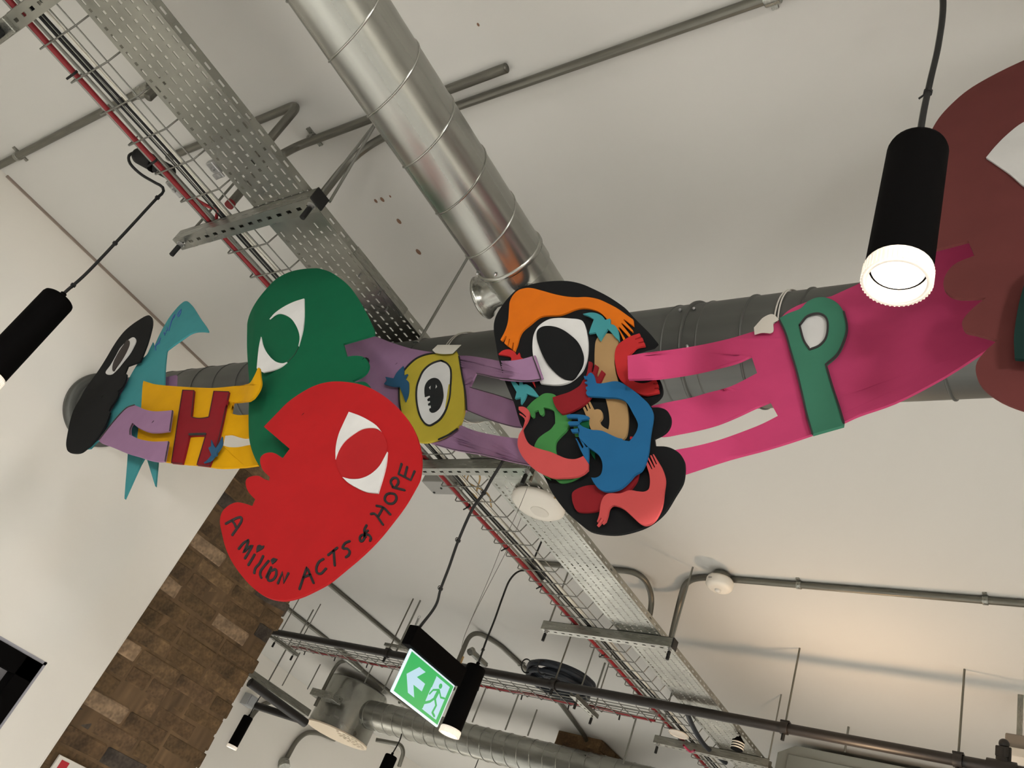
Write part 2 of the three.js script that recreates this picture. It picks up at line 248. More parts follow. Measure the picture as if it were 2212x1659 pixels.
// ---------------------------------------------------------------- ducts
function spiralRidge(a, axis, r, len, pitch, phase, rr0 = 0.0022) {   // standing seam that winds round a duct
  const pts = [], n = Math.round(len / pitch * 36), u = axis.clone().normalize(), e1 = Math.abs(u.y) < 0.9 ? UP.clone() : AX.clone(); e1.addScaledVector(u, -e1.dot(u)).normalize(); const e2 = u.clone().cross(e1);
  for (let i = 0; i <= n; i++) { const s = i / 36 * pitch, t = i / 36 * 2 * Math.PI + phase; pts.push(a.clone().addScaledVector(u, s).addScaledVector(e1, Math.cos(t) * (r + 0.0004)).addScaledVector(e2, Math.sin(t) * (r + 0.0004))); }
  return sweep(pts, rr0, 6);
}
const DAx = -1.1128, DAy = 1.2281, DAr = 0.0775, DBy = 1.229, DBz = -1.246, DBr = 0.12;
{ const end = V(DAx, DAy, -0.905), t = thing('spiral_duct', 'shiny slim spiral duct running away overhead into the fat grey duct', 'duct', V(DAx, DAy, 1.8));
  part('tube', lathe([[DAr - 0.002, 0], [DAr, 0], [DAr, 2.72], [DAr - 0.002, 2.72]], V(DAx, DAy, 1.8), new THREE.Vector3(0, 0, -1), 64), M.duct, t);
  part('seam', spiralRidge(V(DAx, DAy, 1.8), new THREE.Vector3(0, 0, -1), DAr, 2.66, 0.1205, -0.62), M.duct, t);
  part('joint_collar', lathe([[DAr, 0], [DAr + 0.004, 0.002], [DAr + 0.004, 0.01], [DAr - 0.004, 0.014], [DAr - 0.004, 0.3]], V(DAx, DAy, -0.87), new THREE.Vector3(0, 0, -1), 64), M.duct, t);
  const out = new THREE.Vector3(-1, -0.35, 0).normalize(), o = V(DAx, DAy, -0.95).addScaledVector(out, DAr - 0.02);
  part('side_spout', lathe([[0.034, 0], [0.034, 0.03], [0.042, 0.045], [0.05, 0.05], [0.052, 0.056], [0.048, 0.06], [0.03, 0.056], [0.0001, 0.052]], o, out, 36), M.duct, t);
  const o2d = new THREE.Vector3(0.62, -0.78, 0).normalize(), o2 = V(DAx, DAy, -0.935).addScaledVector(o2d, DAr - 0.006);
  part('test_plug', lathe([[0.017, 0], [0.017, 0.012], [0.013, 0.016], [0.0001, 0.016]], o2, o2d, 20), M.duct, t);
  for (const a of [-2.2, -1.45]) part('screw', new THREE.SphereGeometry(0.004, 8, 6).translate(DAx + Math.cos(a) * (DAr + 0.003), DAy + EYE + Math.sin(a) * (DAr + 0.003), -0.86), M.steel, t);
}
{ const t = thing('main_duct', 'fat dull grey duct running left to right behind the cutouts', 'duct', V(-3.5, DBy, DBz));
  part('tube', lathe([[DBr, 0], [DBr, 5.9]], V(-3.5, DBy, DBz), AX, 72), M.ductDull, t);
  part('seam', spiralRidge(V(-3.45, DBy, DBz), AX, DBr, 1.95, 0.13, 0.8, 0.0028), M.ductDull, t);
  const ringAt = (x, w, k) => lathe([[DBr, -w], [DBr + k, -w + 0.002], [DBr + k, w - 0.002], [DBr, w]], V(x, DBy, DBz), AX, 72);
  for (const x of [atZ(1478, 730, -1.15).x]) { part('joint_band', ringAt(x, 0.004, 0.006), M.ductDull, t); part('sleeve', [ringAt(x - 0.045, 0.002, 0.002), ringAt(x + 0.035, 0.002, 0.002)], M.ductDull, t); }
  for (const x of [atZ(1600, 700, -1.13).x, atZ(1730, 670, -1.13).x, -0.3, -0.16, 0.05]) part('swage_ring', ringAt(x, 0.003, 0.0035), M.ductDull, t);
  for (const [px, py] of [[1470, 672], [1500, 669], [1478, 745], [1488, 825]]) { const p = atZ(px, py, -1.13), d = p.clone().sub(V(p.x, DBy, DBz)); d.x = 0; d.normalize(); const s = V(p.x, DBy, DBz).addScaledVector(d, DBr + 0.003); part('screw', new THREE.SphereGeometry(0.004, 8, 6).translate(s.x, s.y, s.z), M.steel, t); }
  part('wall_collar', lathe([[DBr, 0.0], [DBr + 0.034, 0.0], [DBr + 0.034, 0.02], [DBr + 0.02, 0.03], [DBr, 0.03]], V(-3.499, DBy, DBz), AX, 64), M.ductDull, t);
}
function loopWire(label, px, py, dx) { const p = atZ(px, py, -1.126);
  single('wire_loop', label, 'wire', V(p.x, DBy, DBz), [ring(V(p.x, DBy, DBz), AX, DBr + 0.0035, 0.0016, 60, 6), ring(V(p.x + dx, DBy, DBz), new THREE.Vector3(1, 0.03, 0.02), DBr + 0.0035, 0.0016, 60, 6)], M.string); }
loopWire('double white cord looped round the grey duct above the yellow eye disc', 972, 735, 0.012);
loopWire('double white cord looped round the grey duct beside the green letter P', 1672, 690, 0.009);
{ // far duct and its drum
  const t = thing('ribbed_duct', 'ribbed silver spiral duct far off along the bottom, joining a drum', 'duct', V(-5.72, 1.44, -5.57));
  part('tube', lathe([[0.12, 0], [0.12, 2.95]], V(-5.72, 1.44, -5.57), AX, 48), M.duct, t); part('seam', spiralRidge(V(-5.7, 1.44, -5.57), AX, 0.12, 2.88, 0.12, 0.3, 0.004), M.duct, t);
  const d = thing('diffuser_drum', 'round metal drum with a cream perforated plate facing down, far off', 'diffuser', V(-5.97, 1.2, -5.57));
  part('drum', lathe([[0.27, 0.012], [0.285, 0.02], [0.285, 0.43], [0.27, 0.45], [0.001, 0.455]], V(-5.97, 1.2, -5.57), UP, 48), M.duct, d);
  const sh = new THREE.Shape(); sh.absarc(0, 0, 0.298, 0, Math.PI * 2); let n = 0;
  for (let i = 0; i < 400 && n < 52; i++) { const a = Math.atan2(-AXX.z, AXX.x) * 0 + rr(-1.15, 1.15), r = Math.sqrt(rnd()) * 0.26; const x = 0.05 + r * Math.cos(a) * 0.85, y = r * Math.sin(a); if (Math.hypot(x, y) > 0.265 || sh.holes.some((h) => h.c.distanceTo(new THREE.Vector2(x, y)) < 0.036)) continue; const h = new THREE.Path(); h.absarc(x, y, 0.0145, 0, Math.PI * 2, true); h.c = new THREE.Vector2(x, y); sh.holes.push(h); n++; }
  part('perforated_plate', new THREE.ExtrudeGeometry(sh, { depth: 0.012, bevelEnabled: false, curveSegments: 8 }).rotateX(Math.PI / 2).rotateY(0.15).translate(-5.97, 1.212 + EYE, -5.57), std(0xe3d3bb, 0.7), d);
  part('liner', lathe([[0.28, 0], [0.0001, 0.001]], V(-5.97, 1.235, -5.57), UP, 32), M.blackSoft, d);
}

// ---------------------------------------------------------------- perforated tray, wire baskets, brackets
const TY = 1.362, TX0 = -1.91, TX1 = -1.70;
function slot(path, u, v, w, h) { const p = new THREE.Path(); p.moveTo(u - w / 2, v - h / 2); p.lineTo(u - w / 2, v + h / 2); p.lineTo(u + w / 2, v + h / 2); p.lineTo(u + w / 2, v - h / 2); p.closePath(); path.holes.push(p); }
function plate(u0, u1, v0, v1, holes, t) { const s = new THREE.Shape([new THREE.Vector2(u0, v0), new THREE.Vector2(u1, v0), new THREE.Vector2(u1, v1), new THREE.Vector2(u0, v1)]); for (const h of holes) slot(s, ...h); return new THREE.ExtrudeGeometry(s, { depth: t, bevelEnabled: false }); }
{ const t = thing('cable_tray', 'perforated galvanised cable tray running along the ceiling beside the wire basket', 'cable tray', V(-1.805, TY, -2));
  const cuts = [0.5, -0.70, -1.9, -3.1, -4.25, -4.86];
  for (let i = 0; i + 1 < cuts.length; i++) {
    const z1 = cuts[i], z0 = cuts[i + 1], holes = [], side = [];
    for (let k = Math.ceil(z0 / 0.047); k * 0.047 < z1; k++) {
      const zz = k * 0.047; if (zz < z0 + 0.015 || zz > z1 - 0.02) continue;
      [-1.892, -1.8565, -1.821, -1.7855, -1.75, -1.7145].forEach((x, j) => { const o = j % 2 ? -0.022 : -0.004; const a = zz + o, b = zz + o - 0.0235; if (a < z1 - 0.014) slotPush(holes, x, a, 0.007, 0.0185); if (b > z0 + 0.008) slotPush(holes, x, b, 0.0095, 0.0085); });
      side.push([zz - 0.01, TY + 0.0125, 0.019, 0.007]);
    }
    const bed = plate(TX0, TX1, z0 + 0.0006, z1, holes, 0.0014).rotateX(Math.PI / 2).translate(0, TY + 0.0014 + EYE, 0);
    const fr = plate(z0 + 0.0006, z1, TY + 0.0014, TY + 0.025, side, 0.0014).rotateY(-Math.PI / 2).translate(TX1, EYE, 0), fl = plate(z0 + 0.0006, z1, TY + 0.0014, TY + 0.025, side, 0.0014).rotateY(-Math.PI / 2).translate(TX0 + 0.0014, EYE, 0);
    part('tray_section', [bed, fr, fl, box(TX1 - 0.006, TX1, TY + 0.025, TY + 0.0264, z0 + 0.0006, z1), box(TX0, TX0 + 0.006, TY + 0.025, TY + 0.0264, z0 + 0.0006, z1)], M.galv, t);
  }
  for (const [z, l] of [[-0.985, 0.24]]) { const bolts = [];
    const cp0 = part('coupler', [box(TX1 + 0.0002, TX1 + 0.0024, TY - 0.001, TY + 0.027, z - l / 2, z + l / 2), box(TX1 - 0.014, TX1, TY - 0.0022, TY - 0.0004, z - l / 2, z + l / 2)], M.galv, t, 'plain joining plate on the tray edge');
    for (const [dx, dz] of [[0, -0.08], [0, 0.05], [0.02, -0.02]]) bolts.push(rod(V(TX1 - 0.03 + dx, TY - 0.001, z + dz), V(TX1 - 0.03 + dx, TY - 0.016, z + dz), 0.003, 6));
    bolts.forEach((b) => part('bolt', b, M.steel, cp0)); }
}
function slotPush(list, x, z, w, h) { list.push([x, z, w, h]); }
function bracket(label, z, x0, x1, y = TY - 0.042, opts = {}) {
  const t = thing('support_bracket', label, 'bracket', V((x0 + x1) / 2, y, z), opts.group), w = 0.041, holes = [];
  for (let x = x0 + 0.03; x < x1 - 0.015; x += 0.041) holes.push([x, z, 0.017, 0.009]);
  part('channel', [plate(x0, x1, z - w / 2, z + w / 2, holes, 0.0022).rotateX(Math.PI / 2).translate(0, y + 0.0022 + EYE, 0), box(x0, x1, y + 0.0022, y + 0.041, z - w / 2, z - w / 2 + 0.0022), box(x0, x1, y + 0.0022, y + 0.041, z + w / 2 - 0.0022, z + w / 2), box(x0, x1, y + 0.039, y + 0.041, z - w / 2, z - w / 2 + 0.01), box(x0, x1, y + 0.039, y + 0.041, z + w / 2 - 0.01, z + w / 2)], M.galv, t);
  if (opts.cap) part('end_cap', rbox(x1, x1 + 0.006, y - 0.001, y + 0.042, z - 0.022, z + 0.022, 0.002), M.rubber, t);
  for (const x of opts.rods ?? [x0 + 0.02, x1 - 0.012]) {
    part('rod', rod(V(x, y - 0.02, z), V(x, CEIL, z), 0.0042), M.wire, t); part('rod_cap', rod(V(x, y - 0.048, z), V(x, y - 0.012, z), 0.0075, 10), M.rubber, t);
    part('nut', [new THREE.CylinderGeometry(0.009, 0.009, 0.007, 6).translate(x, y - 0.0055 + EYE, z), new THREE.CylinderGeometry(0.012, 0.012, 0.0015, 14).translate(x, y - 0.001 + EYE, z)], M.steel, t);
  }
  return t;
}
bracket('slotted channel crossing under the tray at the top left corner', -0.005, -2.28, -1.66);
bracket('slotted channel with a black end cap, crossing under the tray above the green head', -0.675, -2.27, -1.645, TY - 0.042, { cap: true });
bracket('slotted channel under the tray, half hidden by the red head and lilac panel', -1.80, -2.27, -1.645);
bracket('slotted channel under the tray between the exit sign and the smoke detector', -3.02, -2.3, -1.645, TY - 0.042, { cap: true });
bracket('slotted channel under the tray below the long black pipe', -4.27, -2.28, -1.645, TY - 0.042);
function basket(name, label, base, len, at, side = 1) {           // at(s, across, up) gives a point: s along the run
  const t = thing(name, label, 'cable basket', base), prof = [[-0.095, 0.053], [-0.095, 0.004], [-0.088, 0], [0.093, 0], [0.1, 0.004], [0.128, 0.055]];
  const cr = sweep(prof.map(([a, u]) => at(0, a, u)), 0.0024, 6), o = at(0, 0, 0); let first = null;
  for (let s = 0; s <= len; s += 0.0985) { const d = at(s, 0, 0).sub(o); if (!first) { first = part('cross_wire', cr, M.wire, t); } const m = first.clone(); m.name = 'cross_wire'; m.position.copy(d); if (s > 0) t.add(m); }
  for (const [a, u] of [[-0.095, 0.053], [-0.097, 0.022], [-0.066, 0.0046], [-0.028, 0.0046], [0.012, 0.0046], [0.052, 0.0046], [0.09, 0.0046], [0.126, 0.054]]) part('long_wire', rod(at(-0.05, a, u), at(len + 0.05, a, u), 0.0022, 6), M.wire, t);
  return t;
}
basket('wire_basket', 'wire basket carrying a red cable, running along beside the perforated tray', V(-2.08, TY + 0.003, -2.4), 5.4, (s, a, u) => V(-2.08 + a, TY + 0.004 + u, 0.41 - s));
basket('wire_basket', 'wire basket running left to right behind the long black pipe', V(-3.6, 1.325, -3.87), 3.0, (s, a, u) => V(-5.12 + s, 1.325 + u, -3.875 + a * -1 + 0.01));
{ const ties = []; const pts = []; for (let i = 0; i <= 22; i++) pts.push(V(-2.142 + 0.004 * Math.sin(i * 1.7), TY + 0.015, 0.42 - i * 0.245));
  const c = thing('red_cable', 'red fire cable lying along the outer edge of the wire basket beside the tray', 'cable', V(-2.142, TY + 0.014, -2.3));
  part('sheath', curve(pts, 0.0078, 160, 10), M.red, c);
  for (const [px, py] of [[153, 163], [325, 352], [432, 492], [1004, 1093], [1085, 1182], [1159, 1264], [1290, 1411]]) { const p = atY(px, py, TY + 0.012); part('tie', [rod(V(-2.142, TY + 0.013, p.z - 0.003), V(-2.142, TY + 0.013, p.z + 0.003), 0.0105, 8), rod(V(-2.142, TY + 0.006, p.z), V(-2.158, TY - 0.005, p.z), 0.003, 6)], M.rubber, c); }
  single('red_cable', 'loose loop of red cable lying in the basket near the slotted channel', 'cable', V(-2.12, TY + 0.02, -0.62), curve([V(-2.13, TY + 0.018, -0.58), V(-2.09, TY + 0.014, -0.62), V(-2.06, TY + 0.012, -0.63), V(-2.10, TY + 0.014, -0.655), V(-2.135, TY + 0.018, -0.69)], 0.005, 30, 8), M.red); }
function longCable(name, label, x, r, mat, wav, y = TY + 0.0115) { const pts = []; for (let i = 0; i <= 24; i++) pts.push(V(x + wav * Math.sin(i * 1.3 + x * 90), y + 0.002 * Math.sin(i * 2.1), 0.42 - i * 0.225)); return single(name, label, 'cable', V(x, y, -2.3), curve(pts, r, 150, 7), mat); }
longCable('black_cable', 'black cable in the basket, the outer one of the pair beside the red cable', -2.078, 0.0042, M.rubber, 0.003);
longCable('black_cable', 'black cable in the basket, the inner one of the pair nearer the tray', -2.062, 0.0036, M.rubber, 0.004);
longCable('grey_cable', 'grey flexible cable wavering in the basket between red and black cables', -2.112, 0.0045, M.greyCable, 0.006);
longCable('white_cable', 'white cable lying in the wire basket beside the black pair', -2.046, 0.0034, M.whiteCable, 0.004);
longCable('white_cable', 'second white cable in the wire basket, nearest to the perforated tray', -2.035, 0.003, M.whiteCable, 0.005);
single('tan_cable', 'tangle of thin tan cables loose in the basket beside the grey junction box', 'cable', V(-2.05, TY + 0.02, -1.95), [curve([V(-2.1, TY + 0.014, -1.84), V(-2.04, TY + 0.03, -1.86), V(-1.99, TY + 0.04, -1.93), V(-2.03, TY + 0.02, -1.99), V(-2.08, TY + 0.014, -2.06)], 0.0032, 40, 6), curve([V(-2.08, TY + 0.014, -1.82), V(-2.02, TY + 0.04, -1.9), V(-2.06, TY + 0.03, -1.96), V(-2.0, TY + 0.02, -2.02), V(-2.03, TY + 0.014, -2.1)], 0.0028, 40, 6), curve([V(-1.97, TY + 0.05, -1.85), V(-2.03, TY + 0.03, -1.9), V(-2.07, TY + 0.016, -1.97), V(-2.05, TY + 0.014, -2.08)], 0.0028, 40, 6)], M.tanCable);
{ const pts = []; for (let i = 0; i <= 16; i++) pts.push(V(-5.1 + i * 0.185, 1.337 + 0.004 * Math.sin(i * 2.3), -3.945 + 0.006 * Math.sin(i * 1.1)));
  const c = thing('red_cable', 'red cable along the lower edge of the basket behind the black pipe', 'cable', V(-3.7, 1.337, -3.945)); part('sheath', curve(pts, 0.0075, 100, 8), M.red, c);
  for (let i = 0; i < 9; i++) part('tie', rod(V(-4.9 + i * 0.32, 1.325, -3.945), V(-4.9 + i * 0.32, 1.30, -3.95), 0.004, 6), M.rubber, c); }
{ const all = []; for (let i = 0; i < 16; i++) { const g = new THREE.TorusGeometry(i < 9 ? rr(0.15, 0.2) : 0.015 + 0.021 * (i - 9), 0.0125, 8, 40).rotateX(Math.PI / 2 + rr(-0.1, 0.1)).translate(-2.72 + rr(-0.015, 0.015), 1.392 + (i % 9) * 0.0085 + EYE, -3.87 + rr(-0.01, 0.01)); g.scale(1, 1, 1); all.push(g); }
  const c = thing('cable_coil', 'dark coil of spare cable resting on the basket above the black pipe', 'cable', V(-2.72, 1.38, -3.87)); part('coil', all, M.darkCable, c);
  for (const [x, z] of [[-2.84, -3.705], [-2.72, -3.685]]) part('tie', ring(V(x, 1.405, z), new THREE.Vector3(1, 0, 0.3), 0.036, 0.004, 20, 6), M.rubber, c); }
// second run: its brackets and rods
function crossBracket(label, px, py, qx, qy, y) { const a = atY(px, py, y), b = atY(qx, qy, y); const x = (a.x + b.x) / 2, z0 = Math.min(a.z, b.z), z1 = Math.min(-3.735, Math.max(a.z, b.z)); const t = thing('support_bracket', label, 'bracket', V(x, y, (z0 + z1) / 2));
  const holes = []; for (let z = z0 + 0.03; z < z1 - 0.02; z += 0.045) holes.push([x, z, 0.01, 0.018]);
  part('channel', [plate(x - 0.02, x + 0.02, z0, z1, holes, 0.002).rotateX(Math.PI / 2).translate(0, y + 0.002 + EYE, 0), box(x - 0.02, x - 0.018, y, y + 0.022, z0, z1), box(x + 0.018, x + 0.02, y, y + 0.022, z0, z1)], M.galv, t);
  for (const z of [z0 + 0.03, z1 - 0.05]) { part('rod', rod(V(x, y - 0.015, z), V(x, CEIL, z), 0.004), M.wire, t); part('rod_cap', rod(V(x, y - 0.045, z), V(x, y - 0.012, z), 0.0075, 8), M.rubber, t); } }
crossBracket('channel under the far basket, poking out beside the brick pier', 588, 1378, 636, 1417, 1.30);
crossBracket('channel under the far basket, right of the exit sign by the coil', 1226, 1492, 1282, 1551, 1.30);
{ const a = atY(858, 1398, 1.41); single('support_stub', 'short grey channel stub under the conduit left of the exit sign', 'bracket', a, rbox(a.x - 0.1, a.x + 0.1, 1.4, 1.42, a.z - 0.02, a.z + 0.02, 0.002), M.galv); }
{ const a = atY(1018, 1407, 1.42), b = atY(1050, 1438, 1.40); single('support_stub', 'short grey slotted channel above the black pipe, right of the exit sign', 'bracket', a, [rod(a, b, 0.018, 4), rod(a.clone().add(new THREE.Vector3(0, -0.01, 0.01)), a.clone().add(new THREE.Vector3(0, 0.01, -0.01)), 0.022, 8)], M.galv); }
// long black pipe
{ const y = 1.326, z = -3.69, t = thing('black_pipe', 'long black pipe crossing the lower picture in front of the far basket', 'pipe', V(-3, y, z));
  part('tube', bent([V(-5.3, y, z), V(-0.2, y + 0.003, z - 0.01)], 0.1, 0.0225, 16), M.pipe, t);
  for (const [px, py] of [[1695, 1572], [2070, 1635], [838, 1408], [1200, 1468]]) { const x = atZ(px, py, z).x; part('clip', [lathe([[0.0225, -0.016], [0.0275, -0.016], [0.0275, 0.016], [0.0225, 0.016]], V(x, y, z), AX, 20), box(x - 0.02, x + 0.02, y + 0.022, y + 0.03, z - 0.014, z + 0.014)], M.pipe, t); part('rod', rod(V(x, y + 0.02, z), V(x, CEIL, z), 0.0045), M.conduit, t); part('rod_cap', rod(V(x, y - 0.055, z), V(x, y - 0.02, z), 0.008, 10), M.rubber, t); }
  const p = atZ(2166, 1612, z), vx = p.x; const v = thing('pipe_valve', 'small black valve standing on the long black pipe at the right edge', 'valve', V(vx, y, z));
  part('body', [rod(V(vx - 0.05, y, z), V(vx + 0.05, y, z), 0.031, 16), rod(V(vx, y, z), V(vx, y + 0.075, z), 0.022, 12), rbox(vx - 0.022, vx + 0.022, y + 0.04, y + 0.08, z - 0.02, z + 0.02, 0.004)], M.pipe, v); part('knob', new THREE.SphereGeometry(0.019, 16, 12).translate(vx + 0.004, y + 0.096 + EYE, z), M.pipe, v); part('lever', rbox(vx + 0.016, vx + 0.03, y + 0.03, y + 0.085, z - 0.006, z + 0.006, 0.003), M.pipe, v);
  const gx = atZ(2200, 1612, -3.85); const gb = thing('sensor_box', 'small pale grey box behind the black valve at the right edge', 'box', V(gx.x, gx.y - EYE, -3.85)); part('case', rbox(gx.x - 0.045, gx.x + 0.05, gx.y - EYE - 0.02, gx.y - EYE + 0.04, -3.9, -3.83, 0.006), std(0x82786d, 0.5), gb); part('base', rbox(gx.x - 0.05, gx.x + 0.055, gx.y - EYE - 0.055, gx.y - EYE - 0.018, -3.9, -3.82, 0.004), M.white, gb); part('hanger', box(gx.x - 0.01, gx.x + 0.01, gx.y - EYE + 0.035, CEIL, -3.872, -3.86), M.galv, gb); }
// ---------------------------------------------------------------- conduits on the ceiling
const CY0 = 1.6885;
function conduit(label, pts, r, clips = [], bend = 0.06, ext = []) {
  const t = thing('conduit', label, 'conduit', pts[0]); part('tube', bent(pts, bend, r, 12), M.conduit, t);
  for (const [p, axis] of clips) part('clip', [lathe([[r, -0.009], [r + 0.0035, -0.009], [r + 0.0035, 0.009], [r, 0.009]], p, axis, 18), axis.x ? box(p.x - 0.009, p.x + 0.009, p.y - EYE, CEIL, p.z - 0.008, p.z + 0.008) : box(p.x - 0.008, p.x + 0.008, p.y - EYE, CEIL, p.z - 0.009, p.z + 0.009), axis.x ? box(p.x - 0.007, p.x + 0.007, CEIL - 0.006, CEIL, p.z - 0.032, p.z + 0.032) : box(p.x - 0.032, p.x + 0.032, CEIL - 0.006, CEIL, p.z - 0.007, p.z + 0.007)], M.galv, t);
  for (const [a, b, k] of ext) part('coupling', rod(a, b, r + k, 14), M.galv, t);
  return t;
}
const c1z = -0.340;
conduit('steel conduit along the ceiling at the left edge, ending over the tray', [V(-3.5, CY0, c1z), V(-2.27, CY0, c1z), V(-2.265, 1.585, c1z)], 0.0135, [[V(atY(38, 336, CY0).x, CY0, c1z), AX]], 0.06, [[V(-2.44, CY0, c1z), V(-2.36, CY0, c1z), 0.006]]);
{ const a = atY(650, 222, CY0), low = V(a.x, 1.41, a.z); conduit('hook shaped conduit beside the tray, dropping steeply into it', [V(-2.55, CY0, -0.553), V(a.x - 0.001, CY0, -0.553), V(a.x, 1.42, -0.556)], 0.0125, [], 0.055); void low; }
{ const a = atY(672, 297, CY0), zz = -0.662; conduit('short conduit with a clip, between the tray and the shiny duct', [atY(612, 332, 1.6), V(a.x - 0.06, CY0 - 0.01, zz), V(-1.2, CY0, zz)], 0.0125, [[V(a.x, CY0, zz), AX]], 0.09); }
{ const b = atY(690, 428, 1.44), zz = -0.712; conduit('long conduit crossing the ceiling behind the shiny duct, bending down to the tray', [b, V(-1.78, CY0 - 0.02, zz - 0.02), V(-1.55, CY0, zz), V(-0.3, CY0, zz)], 0.0115, [[V(atY(1664, 0, CY0).x, CY0, zz), AX]], 0.16, [[V(-0.575, CY0, zz), V(-0.545, CY0, zz), 0.006]]);
  const g = atY(815, 262, CEIL), e = b; single('hanging_rod', 'thin steel rod slanting from the ceiling beside the bent conduit', 'rod', g, rod(V(-1.63, CEIL, -0.66), V(-1.642, 1.36, -0.70), 0.004), M.wire); void g; void e; }
{ const a = atY(498, 440, 1.5), b = V(a.x, CEIL, a.z); single('conduit', 'short conduit stub with a red end showing through the wire basket', 'conduit', a, rod(a, b, 0.013, 14), M.conduit); single('conduit_plug', 'red plug in the end of the short conduit stub', 'plug', a, rod(a.clone().lerp(b, -0.05), a.clone().lerp(b, 0.03), 0.0142, 14), M.red); }
{ const z = -3.072, a = atY(1385, 1240, CY0), x = -1.925; conduit('conduit from behind the basket, bending round and down into the tray', [V(-2.6, CY0, z), V(x, CY0, z - 0.002), V(x - 0.03, CY0 - 0.02, -3.29), V(x - 0.035, 1.41, -3.31)], 0.0135, [], 0.1); void a;
  conduit('long conduit from the smoke detector to the right edge, with two clips', [V(-1.835, 1.41, -3.34), V(-1.83, CY0 - 0.02, -3.3), V(-1.7, CY0, z), V(-0.1, CY0, z)], 0.0135, [[V(atY(1727, 1265, CY0).x, CY0, z), AX], [V(atY(2130, 1300, CY0).x, CY0, z), AX]], 0.12);
  const p = atY(1553, 1266, 1.635), s = thing('smoke_detector', 'white round smoke detector under the ceiling on the right hand conduit', 'detector', p);
  part('box', lathe([[0.0001, 0.06], [0.036, 0.06], [0.036, 0.03], [0.0001, 0.03]], p, UP, 24), M.conduit, s); part('body', lathe([[0.0001, 0.032], [0.054, 0.032], [0.058, 0.022], [0.057, 0.0], [0.05, -0.01], [0.034, -0.018], [0.0001, -0.019]], p, UP, 40), std(0xe4ddd0, 0.45), s); part('sensor_eye', lathe([[0.014, -0.016], [0.013, -0.024], [0.008, -0.029], [0.0001, -0.03]], p, UP, 20), std(0xd9d4cb, 0.2), s); part('slot', rbox(p.x - 0.03, p.x - 0.01, p.y - EYE + 0.006, p.y - EYE + 0.012, p.z + 0.05, p.z + 0.056, 0.002), std(0x8d8880, 0.5), s); }
conduit('conduit running away across the far ceiling below the red head', [V(-4.58, CY0, -2.9), V(-4.58, CY0, -5.2)], 0.0165);
conduit('conduit running away across the far ceiling beside the brick pier', [V(-5.58, CY0, -3.2), V(-5.58, CY0, -5.0), V(-5.66, CY0, -5.2), V(-5.68, CY0, -7.0)], 0.016, [], 0.1, [[V(-5.66, CY0, -4.95), V(-5.66, CY0, -5.2), 0.012], [V(-5.7, CY0, -5.85), V(-5.7, CY0, -5.92), 0.006]]);
{ const a = atY(728, 1432, CY0), h = Math.hypot(a.x, a.z), d = atH(690, 1500, h); conduit('bent conduit dropping down left of the round drum', [V(-5.66, CY0, -5.02), V(a.x, CY0, a.z), V(a.x, d.y - EYE - 0.1, a.z)], 0.016, [], 0.12); }
{ const a = atY(1036, 1364, CY0), h = Math.hypot(a.x, a.z), d = atH(1002, 1420, h); conduit('arched conduit rising behind the exit sign and running away', [V(a.x - 0.05, d.y - EYE - 0.15, a.z + 0.02), V(a.x - 0.05, CY0, a.z + 0.02), V(-3.46, CY0, -4.15), V(-3.45, CY0, -4.95), V(-3.6, CY0, -5.75), V(-3.62, 1.45, -5.9)], 0.0155, [[V(-3.455, CY0, -4.44), AZ]], 0.16); }
{ const p = [[612, 1652], [640, 1600], [662, 1582], [690, 1583], [724, 1597]].map(([x, y]) => atX(x, y, -7.27)); conduit('bent conduit on the far white wall, ending in a round box', p, 0.024, [], 0.25, [[p[0].clone().add(new THREE.Vector3(0.03, -0.02, 0)), p[0].clone().add(new THREE.Vector3(-0.02, 0.03, 0)), 0.035]]); }
{ const p = [[500, 1618], [520, 1585], [548, 1540], [566, 1522], [590, 1515]].map(([x, y]) => atX(x, y, -7.27)); conduit('bent conduit on the far white wall, behind the small far lamp', p, 0.024, [], 0.25); }
{ const p = [[812, 1598], [838, 1603], [866, 1608], [872, 1625], [862, 1655]].map(([x, y]) => ray(x, y).multiplyScalar(8.2).add(new THREE.Vector3(0, EYE, 0))); conduit('bent conduit under the ribbed far duct near the bottom edge', p, 0.02, [], 0.2); }
// loose rods seen further back
for (const [label, ax, ay, bx, by] of [['thin rod hanging from the far ceiling just left of the exit sign', 908, 1297, 858, 1408], ['thin rod hanging down beside the brick pier over the basket', 677, 1317, 646, 1371], ['thin rod dropping to the metal trunking beside the drum', 648, 1410, 607, 1480], ['short thin rod hanging left of the drum, away from the others', 692, 1435, 666, 1490], ['thin rod hanging right of the drum towards its rim', 806, 1436, 786, 1474], ['thin rod hanging behind the exit sign down to the ribbed duct', 850, 1444, 826, 1495], ['first thin rod over the ribbed duct, right of the lamp', 1050, 1485, 1019, 1560], ['second thin rod over the ribbed duct, right of the lamp', 1120, 1500, 1091, 1577], ['third thin rod over the ribbed duct, under the coil', 1160, 1533, 1141, 1590], ['thin rod right of the coil, standing clear of the tray', 1307, 1432, 1291, 1490], ['upright rod behind the basket crossing, beside the brown brick', 1374, 1552, 1348, 1650], ['thin short rod above the grey unit on the right', 1833, 1570, 1824, 1625]]) {
  const a = atY(ax, ay, CEIL - 0.001), h = Math.hypot(a.x, a.z), b = atH(bx, by, h); b.x = a.x; b.z = a.z; single('hanging_rod', label, 'rod', a, rod(a, b, 0.0058, 6), M.wire); }
